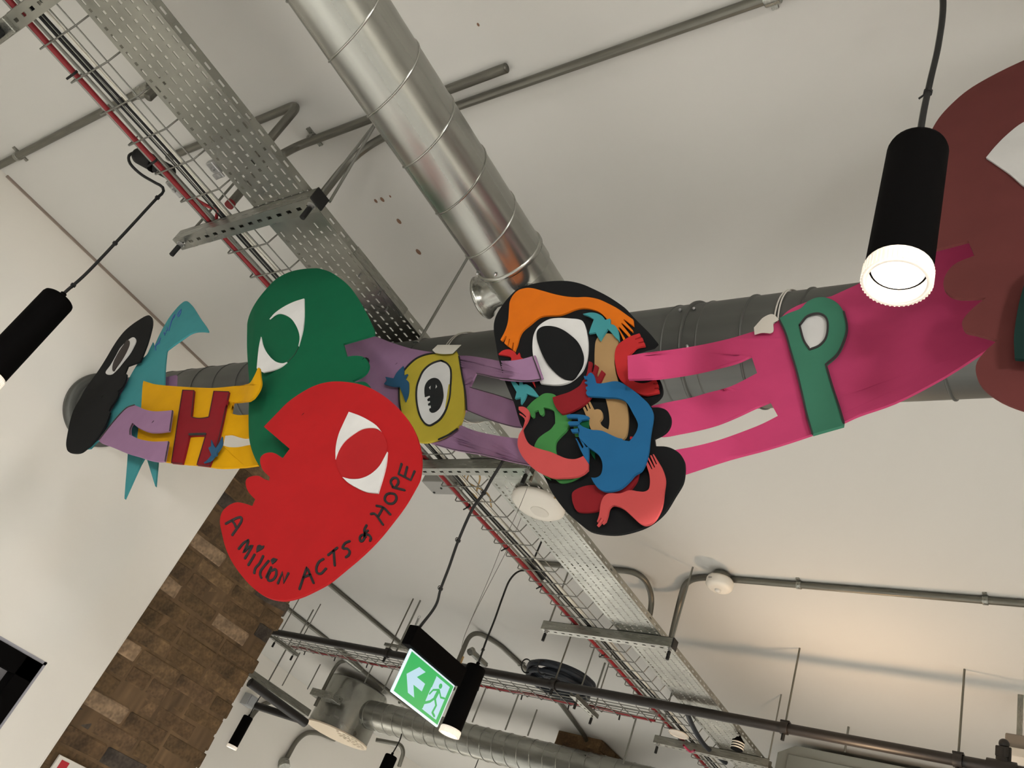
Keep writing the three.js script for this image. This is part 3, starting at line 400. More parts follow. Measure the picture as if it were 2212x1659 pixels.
{ const a = V(-1.22, CEIL, -0.86), s = atH(893, 762, Math.hypot(1.62, 1.14)), base = V(-1.62, CEIL, -1.14); void a; const t = thing('hanging_rod', 'steel rod with a nut and black cap hanging in front of the lilac panel', 'rod', base);
  const y = s.y - EYE; part('rod', rod(V(-1.62, y, -1.14), V(-1.62, CEIL, -1.14), 0.0042, 10), M.wire, t); part('nut', [new THREE.CylinderGeometry(0.0085, 0.0085, 0.008, 6).translate(-1.62, y + 0.026 + EYE, -1.14), new THREE.CylinderGeometry(0.012, 0.012, 0.002, 16).translate(-1.62, y + 0.032 + EYE, -1.14)], M.steel, t); part('cap', rod(V(-1.62, y - 0.008, -1.14), V(-1.62, y + 0.02, -1.14), 0.0065, 10), M.rubber, t); }
// ---------------------------------------------------------------- boxes, access point, exit sign, unit
{ const b = thing('junction_box', 'grey square junction box beside the basket, right of the red head', 'junction box', V(-2.27, 1.42, -2.045)); part('case', rbox(-2.345, -2.2, 1.42, 1.49, -2.09, -2.0, 0.004), std(0x8d8c88, 0.5, 0.4), b); for (const [x, z] of [[-2.33, -2.075], [-2.215, -2.015], [-2.27, -2.045]]) part('screw', rod(V(x, 1.4175, z), V(x, 1.421, z), 0.005, 10), M.rubber, b); part('arm', box(-2.2, -2.16, 1.425, 1.44, -2.06, -2.03), M.galv, b); }
function connector(label, p, q, y, r) { const a = atY(...p, y), b = atY(...q, y), t = thing('cable_connector', label, 'connector', a); const m = a.clone().lerp(b, 0.5);
  part('body', [new THREE.CapsuleGeometry(r, a.distanceTo(b) * 0.34, 6, 14).rotateZ(Math.PI / 2).applyQuaternion(new THREE.Quaternion().setFromUnitVectors(AX, b.clone().sub(a).normalize())).translate(...a.clone().lerp(b, 0.22).toArray()), new THREE.CapsuleGeometry(r * 0.92, a.distanceTo(b) * 0.34, 6, 14).rotateZ(Math.PI / 2).applyQuaternion(new THREE.Quaternion().setFromUnitVectors(AX, b.clone().sub(a).normalize())).translate(...a.clone().lerp(b, 0.78).toArray())], M.blackSoft, t); part('collar', rod(m.clone().lerp(a, 0.12), m.clone().lerp(b, 0.12), r * 1.06, 16), M.black, t); }
connector('black cable connector behind the red cable, feeding the lamp at the left edge', [300, 336], [366, 372], 1.45, 0.024);
connector('black cable connector in the basket, feeding the lamp by the exit sign', [1134, 1222], [1172, 1246], 1.43, 0.02);
{ const p = atY(463, 362, 1.39), t = thing('basket_clip', 'zinc coupling clip on the wire basket next to the tray edge', 'clip', p); part('plate', [rbox(p.x - 0.014, p.x + 0.014, p.y - EYE - 0.006, p.y - EYE + 0.01, p.z - 0.02, p.z + 0.02, 0.003), rbox(p.x - 0.02, p.x + 0.02, p.y - EYE - 0.01, p.y - EYE - 0.004, p.z - 0.03, p.z - 0.014, 0.002)], M.steel, t); part('bolt', [rod(p.clone().add(new THREE.Vector3(0, -0.012, 0)), p.clone().add(new THREE.Vector3(0, 0.006, 0)), 0.006, 6), rod(p.clone().add(new THREE.Vector3(0.008, -0.012, -0.022)), p.clone().add(new THREE.Vector3(0.008, 0, -0.022)), 0.005, 6)], M.steel, t); }
{ const p = atY(383, 404, 1.40), t = thing('basket_clip', 'zinc coupling clip under the red cable on the basket edge', 'clip', p); part('plate', [rbox(p.x - 0.016, p.x + 0.016, p.y - EYE - 0.012, p.y - EYE + 0.004, p.z - 0.028, p.z + 0.028, 0.003)], M.steel, t); part('bolt', rod(p.clone().add(new THREE.Vector3(0, -0.02, 0)), p.clone().add(new THREE.Vector3(0, 0, 0)), 0.006, 6), M.steel, t); }
{ const p = atY(1160, 1094, 1.338), t = thing('access_point', 'white round wireless access point clipped under the perforated tray', 'access point', p);
  part('shell', lathe([[0.0001, 0.024], [0.09, 0.024], [0.1, 0.016], [0.099, 0.006], [0.085, -0.006], [0.055, -0.013], [0.0001, -0.015]], p, UP, 56), std(0xd6d0c5, 0.5), t);
  part('centre_disc', lathe([[0.0001, -0.0172], [0.032, -0.0165], [0.034, -0.0145], [0.034, -0.012]], p.clone().add(new THREE.Vector3(0.01, 0, -0.012)), UP, 40), std(0xcac4b9, 0.5), t);
  part('mark', box(p.x - 0.012, p.x + 0.012, p.y - EYE - 0.0128, p.y - EYE - 0.0106, p.z + 0.047, p.z + 0.05), std(0xb0aaa0, 0.6), t);
  single('tan_cable', 'short tan cable at the rim of the white access point', 'cable', p, curve([p.clone().add(new THREE.Vector3(0.08, 0.02, 0.03)), p.clone().add(new THREE.Vector3(0.098, 0.012, 0.04)), p.clone().add(new THREE.Vector3(0.11, 0.022, 0.03))], 0.004, 12, 6), M.tanCable); }
{ const y1 = 0.912, x = -2.23, t = thing('exit_sign', 'green running man exit sign with a left arrow, under a black housing', 'sign', V(x, y1, -2.365));
  part('housing', rbox(x - 0.028, x + 0.018, 0.836, y1, -2.54, -2.195, 0.004), M.black, t);
  const c = document.createElement('canvas'); c.width = 600; c.height = 330; const g = c.getContext('2d'); g.fillStyle = '#22bf63'; g.fillRect(0, 0, 600, 330);
  const gr = g.createLinearGradient(0, 0, 0, 330); void gr; g.fillStyle = '#c8ecfb'; g.strokeStyle = '#eafaff'; g.lineWidth = 14; g.strokeRect(0, 0, 600, 330);
  const poly = (...p) => { g.beginPath(); p.forEach(([x, y], i) => i ? g.lineTo(x, y) : g.moveTo(x, y)); g.closePath(); g.fill(); };
  poly([55, 165], [150, 62], [235, 62], [170, 135], [282, 135], [282, 197], [170, 197], [235, 270], [150, 270]);
  poly([360, 30], [555, 30], [555, 300], [360, 300]);
  g.fillStyle = '#22bf63'; g.strokeStyle = '#22bf63'; g.lineCap = 'round'; g.lineJoin = 'round';
  g.beginPath(); g.arc(452, 72, 20, 0, 7); g.fill(); const line = (w, ...p) => { g.lineWidth = w; g.beginPath(); p.forEach(([x, y], i) => i ? g.lineTo(x, y) : g.moveTo(x, y)); g.stroke(); };
  line(34, [452, 112], [446, 172]); line(15, [440, 108], [392, 132], [372, 172]); line(15, [462, 108], [505, 140], [548, 128]); line(20, [442, 178], [410, 218], [345, 262]); line(20, [452, 178], [492, 212], [484, 272], [520, 285]); line(12, [360, 36], [360, 120]); line(10, [330, 292], [360, 292], [360, 240]);
  const tex = new THREE.CanvasTexture(c); tex.colorSpace = THREE.SRGBColorSpace; tex.magFilter = THREE.LinearFilter;
  const pz0 = -2.225, pz1 = -2.527, pt = 0.834, pb = 0.668;
  part('panel', rbox(x - 0.006, x + 0.004, pb, pt, pz1, pz0, 0.003), std(0xe6f8ff, 0.3, 0, { emissive: 0xd8f4ff, emissiveIntensity: 0.55 }), t);
  const face = new THREE.PlaneGeometry(0.294, 0.158).rotateY(Math.PI / 2).translate(x + 0.0046, (pb + pt) / 2 + EYE, (pz0 + pz1) / 2);
  part('legend', face, std(0x222222, 0.4, 0, { map: tex, emissive: 0xffffff, emissiveMap: tex, emissiveIntensity: 0.85 }), t);
  const l = new THREE.RectAreaLight(new THREE.Color(0.35, 1, 0.55), 0.5, 0.29, 0.16); l.position.set(x + 0.012, (pb + pt) / 2 + EYE, (pz0 + pz1) / 2); l.lookAt(x + 1, (pb + pt) / 2 + EYE, (pz0 + pz1) / 2); l.name = 'sign_glow'; scene.add(l);
  const h = Math.hypot(2.23, 2.24), a = V(x - 0.005, y1, -2.225), hk = thing('sign_cable', 'black cable and steel wire running up from the exit sign to the tray', 'cable', a);
  const top = atY(1086, 996, 1.312), ht = Math.hypot(top.x, top.z), hh = (k) => h + (ht - h) * k, cp = [a, atH(940, 1310, hh(0.1)), atH(952, 1272, hh(0.25)), atH(970, 1225, hh(0.4)), atH(990, 1168, hh(0.55)), atH(1022, 1097, hh(0.72)), atH(1045, 1065, hh(0.8)), atH(1062, 1035, hh(0.9)), top, top.clone().add(new THREE.Vector3(0, 0.02, 0))];
  part('cable', curve(cp, 0.0052, 80, 8), M.rubber, hk); part('wire', curve([V(x - 0.005, y1, -2.215), ...cp.slice(1, 6).map((p) => p.clone().add(new THREE.Vector3(-0.012, 0.004, -0.008)))], 0.001, 50, 5), M.wire, hk);
  for (const k of [2, 4, 6]) part('tie', [rod(cp[k].clone().add(new THREE.Vector3(0, -0.004, 0)), cp[k].clone().add(new THREE.Vector3(0, 0.004, 0)), 0.008, 8), ring(cp[k].clone().add(new THREE.Vector3(-0.009, 0.004, 0)), AX, 0.007, 0.0014, 14, 5)], M.rubber, hk);
  part('wire_gripper', [rod(V(x - 0.008, y1 + 0.004, -2.205), V(x - 0.008, y1 + 0.03, -2.205), 0.004, 8), ring(V(x - 0.008, y1 + 0.036, -2.205), AZ, 0.006, 0.001, 16, 5)], M.steel, hk);
  const b = V(x - 0.005, y1, -2.515), w = thing('sign_cable', 'thin steel wire rising from the far end of the exit sign', 'wire', b), h2 = Math.hypot(2.23, 2.515);
  part('wire', curve([b, atH(1000, 1385, h2), atH(1020, 1335, h2), V(-2.225, 1.50, -2.5), V(-2.225, CEIL, -2.49)], 0.0012, 40, 5), M.wire, w); part('wire_gripper', rod(V(x - 0.005, y1, -2.515), V(x - 0.005, y1 + 0.035, -2.515), 0.004, 8), M.tanCable, w); }
{ const a = atY(1125, 1026, 1.355), b = atH(1148, 1018, Math.hypot(a.x, a.z)); const t = thing('hanging_wire', 'thin wire with a small metal gripper crossing in front of the access point', 'wire', V(-1.72, 1.34, -1.7)); void b; const top = atY(1148, 1030, 1.33), h = Math.hypot(top.x, top.z); part('wire', curve([atH(1146, 1036, h), atH(1118, 1105, h), atH(1088, 1170, h), atH(1060, 1240, h), atH(1030, 1310, h), atH(1012, 1352, h)], 0.0009, 40, 5), M.wire, t); part('gripper', rod(atH(1145, 1040, h), atH(1152, 1022, h), 0.006, 8), std(0x7d7264, 0.4, 0.7), t); part('hook', rod(atH(1152, 1022, h), V(-1.72, TY + 0.002, atH(1152, 1022, h).z), 0.0025, 6), M.wire, t); }
{ const p = atY(1718, 1608, 1.66), x0 = p.x - 0.09, x1 = 0.25, z0 = p.z, z1 = p.z - 0.5, t = thing('air_unit', 'grey suspended air unit with a chamfered corner at the bottom right', 'air unit', V(p.x, 1.3, p.z));
  const s = new THREE.Shape([[x0, 1.28], [x1, 1.28], [x1, 1.655], [p.x, 1.655], [x0, 1.60]].map(([a, b]) => new THREE.Vector2(a, b)));
  part('casing', new THREE.ExtrudeGeometry(s, { depth: 0.48, bevelEnabled: true, bevelSize: 0.006, bevelThickness: 0.006, bevelSegments: 2 }).translate(0, EYE, z1), M.greyBox, t);
  part('front_panel', rbox(x0 + 0.06, x1 - 0.05, 1.31, 1.6, z0 - 0.006, z0 + 0.0015, 0.004), std(0x878b86, 0.55), t); for (const x of [x0 + 0.2, x1 - 0.2]) part('hanger', rod(V(x, 1.6, z0 - 0.3), V(x, CEIL, z0 - 0.3), 0.006), M.galv, t); }
{ const a = atY(1202, 1573, CEIL - 0.001), b = atY(1305, 1600, CEIL - 0.001), t = structureGroup('wall_brick_far'); const x0 = a.x, x1 = b.x, z = (a.z + b.z) / 2;
  part('mortar_core', box(x0, x1 - 0.02, 1.2, CEIL, z - 1.2, z - 0.022), mortar, t);
  brickFace(t, 0, x1, x0, 1.2, CEIL - 0.005, (m, y, x, j) => { m.rotation.y = -Math.PI / 2; m.position.set(x, y + EYE, z - 0.0445 + j); });
  brickFace(t, 0, z - 0.02, z - 1.0, 1.2, CEIL - 0.005, (m, y, zz, j) => m.position.set(x1 - 0.0245 + j, y + EYE, zz)); }
// metal trunking and black pipes at the far left
{ const T = (x, y, k) => ray(x, y).multiplyScalar(k).add(new THREE.Vector3(0, EYE, 0)); const a = T(558, 1470, 6.9), b = T(655, 1538, 6.9); b.x = a.x; const t = thing('trunking', 'galvanised trunking running into the drum beside the brick pier', 'trunking', a);
  part('duct_run', rbox(a.x - 0.07, a.x + 0.07, a.y - EYE - 0.03, a.y - EYE + 0.03, a.z - 0.6, a.z + 0.7, 0.004), M.galv, t); const q = T(742, 1508, 7.2); part('branch', rbox(a.x - 0.05, q.x - 0.06, q.y - EYE - 0.05, q.y - EYE + 0.01, q.z - 0.06, q.z + 0.06, 0.004), M.galv, t); part('hanger', [rod(V(a.x - 0.07, a.y - EYE - 0.07, a.z - 0.15), V(a.x - 0.07, CEIL, a.z - 0.15), 0.006)], M.wire, t);
  const c = T(540, 1474, 6.6), d = T(660, 1562, 6.9), e = T(552, 1524, 7.0), f = T(652, 1556, 6.9); single('black_pipe', 'black pipe slanting out from the brick pier past the far small lamp', 'pipe', c, bent([c, d], 0.1, 0.036, 14), M.pipe); single('black_pipe', 'shorter black pipe meeting the slanting one left of the drum', 'pipe', e, bent([e, f], 0.1, 0.03, 14), M.pipe);
  const g = atX(545, 1517, -7.2); const w = thing('wall_box', 'small pale box on the far wall behind the black pipes', 'box', g); part('case', rbox(-7.3, -7.2, g.y - EYE - 0.05, g.y - EYE + 0.06, g.z - 0.06, g.z + 0.06, 0.006), std(0xaeb0b2, 0.5), w); part('lid', rbox(-7.2, -7.19, g.y - EYE - 0.04, g.y - EYE + 0.05, g.z - 0.05, g.z + 0.05, 0.004), std(0x9c9ea0, 0.5), w); }
{ const p = atY(1594, 1606, 1.325), t = thing('banded_lamp', 'small black lamp head with pale bands under the tray by the last channel', 'lamp head', p); part('body', [rod(p.clone().add(new THREE.Vector3(0, -0.03, 0)), p.clone().add(new THREE.Vector3(0, 0.012, 0)), 0.03, 20), rod(p.clone().add(new THREE.Vector3(0, 0.012, 0)), p.clone().add(new THREE.Vector3(0, 0.03, 0)), 0.026, 18, 0.012), rod(p.clone().add(new THREE.Vector3(0, 0.028, 0)), p.clone().add(new THREE.Vector3(0.004, TY - p.y + EYE, 0)), 0.005, 8)], M.black, t); for (const k of [-0.024, -0.012, 0]) part('band', lathe([[0.0302, k - 0.003], [0.0315, k - 0.003], [0.0315, k + 0.003], [0.0302, k + 0.003]], p, UP, 24), M.white, t); }
{ const p = atY(1466, 1586, 1.352); single('glass_ring', 'pale glass ring lying in the basket above the last channel', 'ring', p, [ring(p, UP, 0.05, 0.005, 30, 8), lathe([[0.0001, 0.001], [0.046, 0.001], [0.046, -0.001], [0.0001, -0.001]], p, UP, 24)], std(0xd8cfc2, 0.15)); }
single('black_cable', 'thick dark cable dropping through the basket end beside the pale ring', 'cable', atY(1490, 1548, 1.345), curve([[1484, 1540], [1496, 1568], [1508, 1590], [1524, 1612], [1550, 1634], [1568, 1648]].map(([x, y]) => atY(x, y, 1.343)), 0.012, 40, 8), M.darkCable);
single('pink_cable', 'short pink cable end hanging below the last slotted channel', 'cable', atY(1480, 1600, 1.3), curve([[1477, 1610], [1484, 1618], [1492, 1624], [1500, 1621]].map(([x, y]) => atY(x, y, 1.3)), 0.006, 16, 7), std(0xb33a5c, 0.5));
{ // notice on the brick pier, bottom edge
  const a = atX(132, 1631, -3.49), b = atX(185, 1659, -3.49), w = 0.16, t = thing('notice', 'white notice with a red square fixed to the brick pier', 'sign', V(-3.496, a.y - EYE - 0.1, a.z - w / 2)); void b; part('board', rbox(-3.508, -3.496, a.y - EYE - 0.22, a.y - EYE, a.z - w, a.z, 0.002), M.white, t); part('red_square', box(-3.4955, -3.4945, a.y - EYE - 0.06, a.y - EYE - 0.012, a.z - 0.055, a.z - 0.018), std(0xb01f2c, 0.6), t); part('white_mark', box(-3.4944, -3.494, a.y - EYE - 0.05, a.y - EYE - 0.04, a.z - 0.045, a.z - 0.03), M.white, t); }
{ const p = atY(8, 62, 1.31), t = thing('strut_end', 'black capped strut end at the top left corner beside the red cable', 'strut', p); part('strut', [rbox(p.x - 0.08, p.x + 0.03, p.y - EYE - 0.002, p.y - EYE + 0.03, p.z - 0.02, p.z + 0.02, 0.003)], M.galv, t); part('cap', rbox(p.x - 0.06, p.x + 0.0, p.y - EYE - 0.03, p.y - EYE - 0.003, p.z - 0.012, p.z + 0.012, 0.005), M.rubber, t); part('hanger', rod(V(p.x - 0.02, p.y - EYE + 0.02, p.z), V(p.x - 0.02, CEIL, p.z), 0.004), M.wire, t); }

// ---------------------------------------------------------------- the hanging cutouts: flat painted boards, each at its own depth
const FRAMES = { A1: [140, 640, 6.9125], A2: [140, 840, 6.9125], A3: [340, 780, 6.9115], A4: [740, 700, 6.9125], A5: [1060, 600, 5.821], B1: [1080, 820, 10.0545], B2: [1220, 800, 10.0545], B3: [1110, 930, 5.672], B4: [470, 1080, 7.54], B5: [640, 980, 5.35], Z6: [460, 560, 3.686], Z7: [440, 800, 3.191], C1: [960, 560, 3.95], C3: [1300, 580, 3.607], PX: [0, 0, 1] };
function parse(text) {                                           // "x,y" smooth point, "x,y*" corner, "@A1" survey sheet
  let f = FRAMES.PX; const out = [];
  for (const w of text.trim().split(/\s+/)) { if (w[0] === '@') { f = FRAMES[w.slice(1)]; continue; } const [x, y] = w.replace('*', '').split(',').map(Number); out.push({ p: new THREE.Vector3(f[0] + x / f[2], f[1] + y / f[2], 0), corner: w.endsWith('*') }); }
  return out;
}
function smooth(run, closed, per) {
  if (run.length < 3 && !closed) return run.map((p) => p.clone());
  const c = new THREE.CatmullRomCurve3(run, closed, 'centripetal'); return c.getPoints(per * (closed ? run.length : run.length - 1));
}
function trace(text, per = 4) {                                  // closed outline
  const q = parse(text), k = q.findIndex((a) => a.corner);
  if (k < 0) { const r = smooth(q.map((a) => a.p), true, per); r.pop(); return r.map((p) => new THREE.Vector2(p.x, p.y)); }
  const o = [...q.slice(k), ...q.slice(0, k), q[k]], out = []; let run = [o[0].p];
  for (let i = 1; i < o.length; i++) { run.push(o[i].p); if (o[i].corner) { const s = smooth(run, false, per); s.pop(); out.push(...s); run = [o[i].p]; } }
  return out.map((p) => new THREE.Vector2(p.x, p.y));
}
const lay = (zf, px, py) => atZ(px, py, typeof zf === 'function' ? zf(px, py) : zf);
function board(outlines, zf, th = 0.005, splits = 0) {           // outline and holes, laid on the surface z = zf, with a cut edge of its own thickness
  let loops = (Array.isArray(outlines) ? outlines : [outlines]).map((s) => typeof s === 'string' ? trace(s) : s);
  if (THREE.ShapeUtils.isClockWise(loops[0])) loops[0].reverse();
  for (let i = 1; i < loops.length; i++) if (!THREE.ShapeUtils.isClockWise(loops[i])) loops[i].reverse();
  let pts = loops.flat(), tri = THREE.ShapeUtils.triangulateShape(loops[0], loops.slice(1));
  return solid(pts, tri, zf, th, splits);
}
function solid(pts, tri, zf, th, splits = 0) {
  for (let s = 0; s < splits; s++) { const mid = new Map(), next = [], m = (a, b) => { const k = a < b ? a + '_' + b : b + '_' + a; if (!mid.has(k)) { mid.set(k, pts.length); pts.push(pts[a].clone().add(pts[b]).multiplyScalar(0.5)); } return mid.get(k); };
    for (const [a, b, c] of tri) { const ab = m(a, b), bc = m(b, c), ca = m(c, a); next.push([a, ab, ca], [ab, b, bc], [ca, bc, c], [ab, bc, ca]); } tri = next; }
  const n = pts.length, P3 = pts.map((p) => lay(zf, p.x, p.y)), pos = [], uv = [], idx = [];
  for (const p of P3) { pos.push(p.x, p.y, p.z); uv.push(p.x * 2, p.y * 2); }
  for (const p of P3) { pos.push(p.x, p.y, p.z - th); uv.push(p.x * 2, p.y * 2); }
  let area = 0; for (const [a, b, c] of tri) area += (P3[b].x - P3[a].x) * (P3[c].y - P3[a].y) - (P3[c].x - P3[a].x) * (P3[b].y - P3[a].y);
  if (area < 0) tri = tri.map(([a, b, c]) => [a, c, b]);
  const edge = new Map(); for (const t of tri) { idx.push(t[0], t[1], t[2], n + t[0], n + t[2], n + t[1]); for (let i = 0; i < 3; i++) { const a = t[i], b = t[(i + 1) % 3], r = b + '_' + a; if (edge.has(r)) edge.delete(r); else edge.set(a + '_' + b, [a, b]); } }
  for (const [a, b] of edge.values()) { const k = pos.length / 3; for (const q of [a, b, n + b, n + a]) { pos.push(pos[q * 3], pos[q * 3 + 1], pos[q * 3 + 2]); uv.push(uv[q * 2], uv[q * 2 + 1]); } idx.push(k, k + 3, k + 2, k, k + 2, k + 1); }
  const g = new THREE.BufferGeometry(); g.setAttribute('position', new THREE.Float32BufferAttribute(pos, 3)); g.setAttribute('uv', new THREE.Float32BufferAttribute(uv, 2)); g.setIndex(idx); g.computeVertexNormals(); return g;
}
function strokes(list, width, zf, th = 0.0012) {                 // brush strokes: ribbons of the given width in picture points
  return join(list.map((s) => {
    let w = width, str = s; if (Array.isArray(s)) [str, w] = s;
    const q = parse(str); const pieces = []; let run = [q[0].p]; const all = [];
    for (let i = 1; i < q.length; i++) { run.push(q[i].p); if (q[i].corner || i === q.length - 1) { const m = smooth(run, false, 5); if (all.length) m.shift(); all.push(...m); run = [q[i].p]; } } void pieces;
    const pts = [], tri = [], m = all.length, d0 = all[1].clone().sub(all[0]).normalize(), d1 = all[m - 1].clone().sub(all[m - 2]).normalize();
    const line = [all[0].clone().addScaledVector(d0, -w * 0.4), ...all, all[m - 1].clone().addScaledVector(d1, w * 0.4)];
    line.forEach((p, i) => { const t = line[Math.min(i + 1, line.length - 1)].clone().sub(line[Math.max(i - 1, 0)]).normalize(), k = (i === 0 || i === line.length - 1 ? 0.22 : 0.5) * w; pts.push(new THREE.Vector2(p.x - t.y * k, p.y + t.x * k), new THREE.Vector2(p.x + t.y * k, p.y - t.x * k)); });
    for (let i = 0; i + 1 < line.length; i++) { const a = i * 2; tri.push([a, a + 1, a + 2], [a + 1, a + 3, a + 2]); }
    return solid(pts, tri, zf, th);
  }));
}
const near = (z, d) => typeof z === 'function' ? (x, y) => z(x, y) + d : z + d;   // a little closer to the viewer than the surface z
const ramp = (a, b, x) => { const t = Math.min(1, Math.max(0, (x - a) / (b - a))); return t * t * (3 - 2 * t); };
const G = 'painted cutout boards hanging in a row from the duct';
function cutout(name, label, category, px, py, z) { return thing(name, label, category, lay(z, px, py), G); }

{ const z = -0.85, t = cutout('painted_cutout', 'black cutout head seen nearly edge on at the far left of the row', 'cutout', 240, 830, z);
  part('board', board('@A1 1255,283 1200,297 1110,350 1020,410 900,510 800,630 720,750 620,920 500,1110 400,1250 300,1390 230,1520 160,1640 @A2 100,400 45,640 20,800 25,880 50,935 150,958 240,945 320,890 420,800 510,690 600,550 650,430 675,350* 655,325* 680,275 745,190 790,110 806,45* @A1 785,1415* 845,1365 893,1290 917,1215 922,1160* 890,1163* 940,1040* 1125,975* 1175,850 1235,690 1278,540 1304,420 1304,345 1285,300', z), P.black, t);
  part('eye_crescent', board('@A1 945,655* 985,625 1020,612 1050,625 1060,665 1030,740 960,860 880,960 800,1060 742,1122* 790,1050 855,960 925,835 965,740 972,690 962,662', near(z, 0.003), 0.003), P.off, t, 'white eye crescent'); part('eye_crescent', board('@A1 880,710* 820,780 760,890 680,1030 610,1130 615,1155 660,1165 700,1155 740,1122* 712,1120* 705,1080 720,990 770,880 830,780', near(z, 0.003), 0.003), P.off, t, 'white eye crescent'); 
  part('pupil', board('@A1 935,650 900,690 830,780 770,880 720,990 705,1080 720,1112 770,1060 850,960 920,840 962,740 968,680', near(z, 0.002), 0.002), std(0x251a17, 0.7), t); }
{ const z = -0.865, t = cutout('painted_cutout', 'teal cutout bird with two pointed tail feathers and faint blue lettering', 'cutout', 380, 780, z);
  part('board', board('@A1 1830,75 1880,115 1930,180 2030,340 2110,450 2142,510* 2140,530* 2050,523 1950,530 1870,560 1780,620 1650,710 1530,800* 1518,830* 1500,1000 1490,1150 1485,1325 @A2 1450,500 1400,900 1385,1080 1350,1455* 1225,1050* 1200,1020* 1175,1040 890,1640* 905,1420 925,1180 940,960* 800,800* 520,760 380,885* 320,890* 470,740 590,540 650,400 720,280 790,160 @A1 800,1530 900,1340 1000,1150 1100,990 1155,930* 1225,870 1270,780 1315,685* 1328,765* 1400,600 1490,430 1570,300 1650,200 1720,125 1790,75', z), P.teal, t);
  part('lettering', strokes(['@A1 1355,800 1352,740 1395,690 1425,620', '@A1 1375,720 1415,690', '@A1 1490,575 1478,540 1505,545', '@A1 1518,460 1526,490 1512,520', '@A1 1550,512 1575,420 1605,335 1642,270', '@A1 1640,285 1622,320 1600,345', '@A1 1733,190 1725,245 1692,300 1680,285 1700,232 1728,205'], 2, near(z, 0.001), 0.001), P.pen, t, 'blue hand lettering'); }
{ const z = -0.835, t = cutout('painted_cutout', 'small lilac cutout panel with fingers lapping over the yellow H board', 'cutout', 300, 930, z);
  part('board', board('@A2 505,765* 560,690 700,520 830,370 930,280 1040,240* 1110,270 1200,310 1330,335 1480,330 1605,318* 1560,628* 1420,645 1280,645 1180,615 1095,575 1015,515* 985,560 975,640 985,690* 1075,735 1150,760 1300,785 1450,785 1545,780* 1490,1080* 1380,1080 1250,1055 1100,1005 940,960 700,860 530,795', z), P.lilac, t);
  part('cut_edge', strokes(['@A2 508,755 700,512 830,362 930,272 1038,234', '@A2 1606,322 1562,625', '@A2 1547,785 1493,1078', '@A2 1008,515 972,600 968,680'], 1.7, near(z, 0.0015), 0.001), P.edge, t, 'dark painted edge line');
  part('back_finger', board('@A2 640,330* @A1 880,1260* 920,1225* 1100,1280* 1500,1208* 1665,1175* 1658,1400* 1200,1500* @A2 700,420*', -0.9), P.lilac, t); }
{ const zy = (x, y) => -0.855 + (y < 875 ? 0.055 * ramp(520, 548, x) : -0.02 * ramp(470, 520, x)), t = cutout('painted_cutout', 'yellow cutout board with a raised dark red letter H', 'cutout', 430, 910, -0.855);
  part('board', board('@A1 1175,1262* 1260,1290 1330,1310 1480,1330 @A3 300,378 600,395 850,400 1100,378 1280,358 1375,330 1430,250 1475,160 1500,98* 1525,100* 1535,210 1548,325 1530,400 1480,490 1430,550 1370,590* 1250,605 1130,615* 1100,780* 1200,805 1360,800 1450,800* 1450,1130* 1370,1135 1290,1140 1200,1120 1100,1090 990,1095* 960,1250* 1050,1280 1200,1285 1390,1250 1500,1245* 1500,1550* 1350,1572 1200,1585 900,1592 770,1572 600,1550 400,1535 110,1500* @A2 1200,1020* 1075,980* 1085,700 1140,280 @A1 1150,1500 1165,1300', zy, 0.005, 3), P.yellow, t);
  const H = '@A3 375,430* 545,435* 505,830* 600,850 700,845 765,830* 840,445* 1065,455* 960,950 880,1270 770,1565* 585,1545* 660,1300 715,1110* 590,1108 472,1115* 430,1300 370,1530* 205,1515* 270,1100 330,700', zh = near(zy, 0.006);
  const lh = part('letter_H', board(H, zh, 0.006, 2), P.maroon, t, 'dark red letter H');
  part('letter_outline', strokes(['@A3 375,430* 545,435* 505,830* 600,850 700,845 765,830* 840,445* 1065,455* 960,950 880,1270 770,1565* 585,1545* 660,1300 715,1110*', '@A3 370,1530* 205,1515* 270,1100 330,700 375,430'], 1.6, near(zh, 0.001), 0.001), P.edgeRed, lh); part('letter_shadow_bar', strokes([['@A3 475,1092* 715,1085*', 5]], 5, near(zh, 0.001), 0.001), P.ink, lh, 'black bar under the letter crosspiece');
  part('small_bird', board('@A3 800,1170* 835,1250 870,1300* 920,1220 965,1125* 965,1240 925,1310 885,1360* 885,1400* 850,1415* 790,1480 690,1515* 750,1470 805,1400* 760,1295* 800,1270*', near(zy, 0.012), 0.004, 1), P.navy, t, 'small navy bird'); }
{ const z = -0.825, t = cutout('painted_cutout', 'large dark green cutout head facing right, behind the red head', 'cutout', 680, 800, z);
  const zg = (x) => z - 0.035 * ramp(575, 532, x);
  part('board', board('@Z6 800,72 840,73 930,100 1010,150 1090,220 1160,320 1210,410 1245,480 1282,560* 1283,600* 1037,672* 1065,775* 1150,768 1210,785 1240,840 1225,890 1190,925 1110,968* 1130,980* 1200,975 1240,1000 1258,1045* 1240,1150 1150,1400* @Z7 600,680* 420,690* 372,640 335,560 315,480 310,400 309,310 @Z6 290,1010 280,860 271,700 272,560 275,500 300,420 350,330 430,230 500,160 600,105 700,80', zg, 0.005, 2), P.green, t);
  part('eye_crescent', board('@Z6 725,312* 726,450 715,560 680,690* 690,620 670,545 620,470 570,440 530,430 495,440 450,475* 490,430 560,380 640,340', near(z, 0.003), 0.003), P.off, t, 'white eye crescent'); part('eye_crescent', board('@Z6 382,615* 400,690 440,760 500,815 555,828 588,818* 540,855 470,885 400,900* 348,868* 355,790 365,700', near(z, 0.003), 0.003), P.off, t, 'white eye crescent');
  part('pupil_line', strokes(['@Z6 683,690 650,755 590,820'], 1.3, near(z, 0.001), 0.001), std(0x04351f, 0.7), t); }
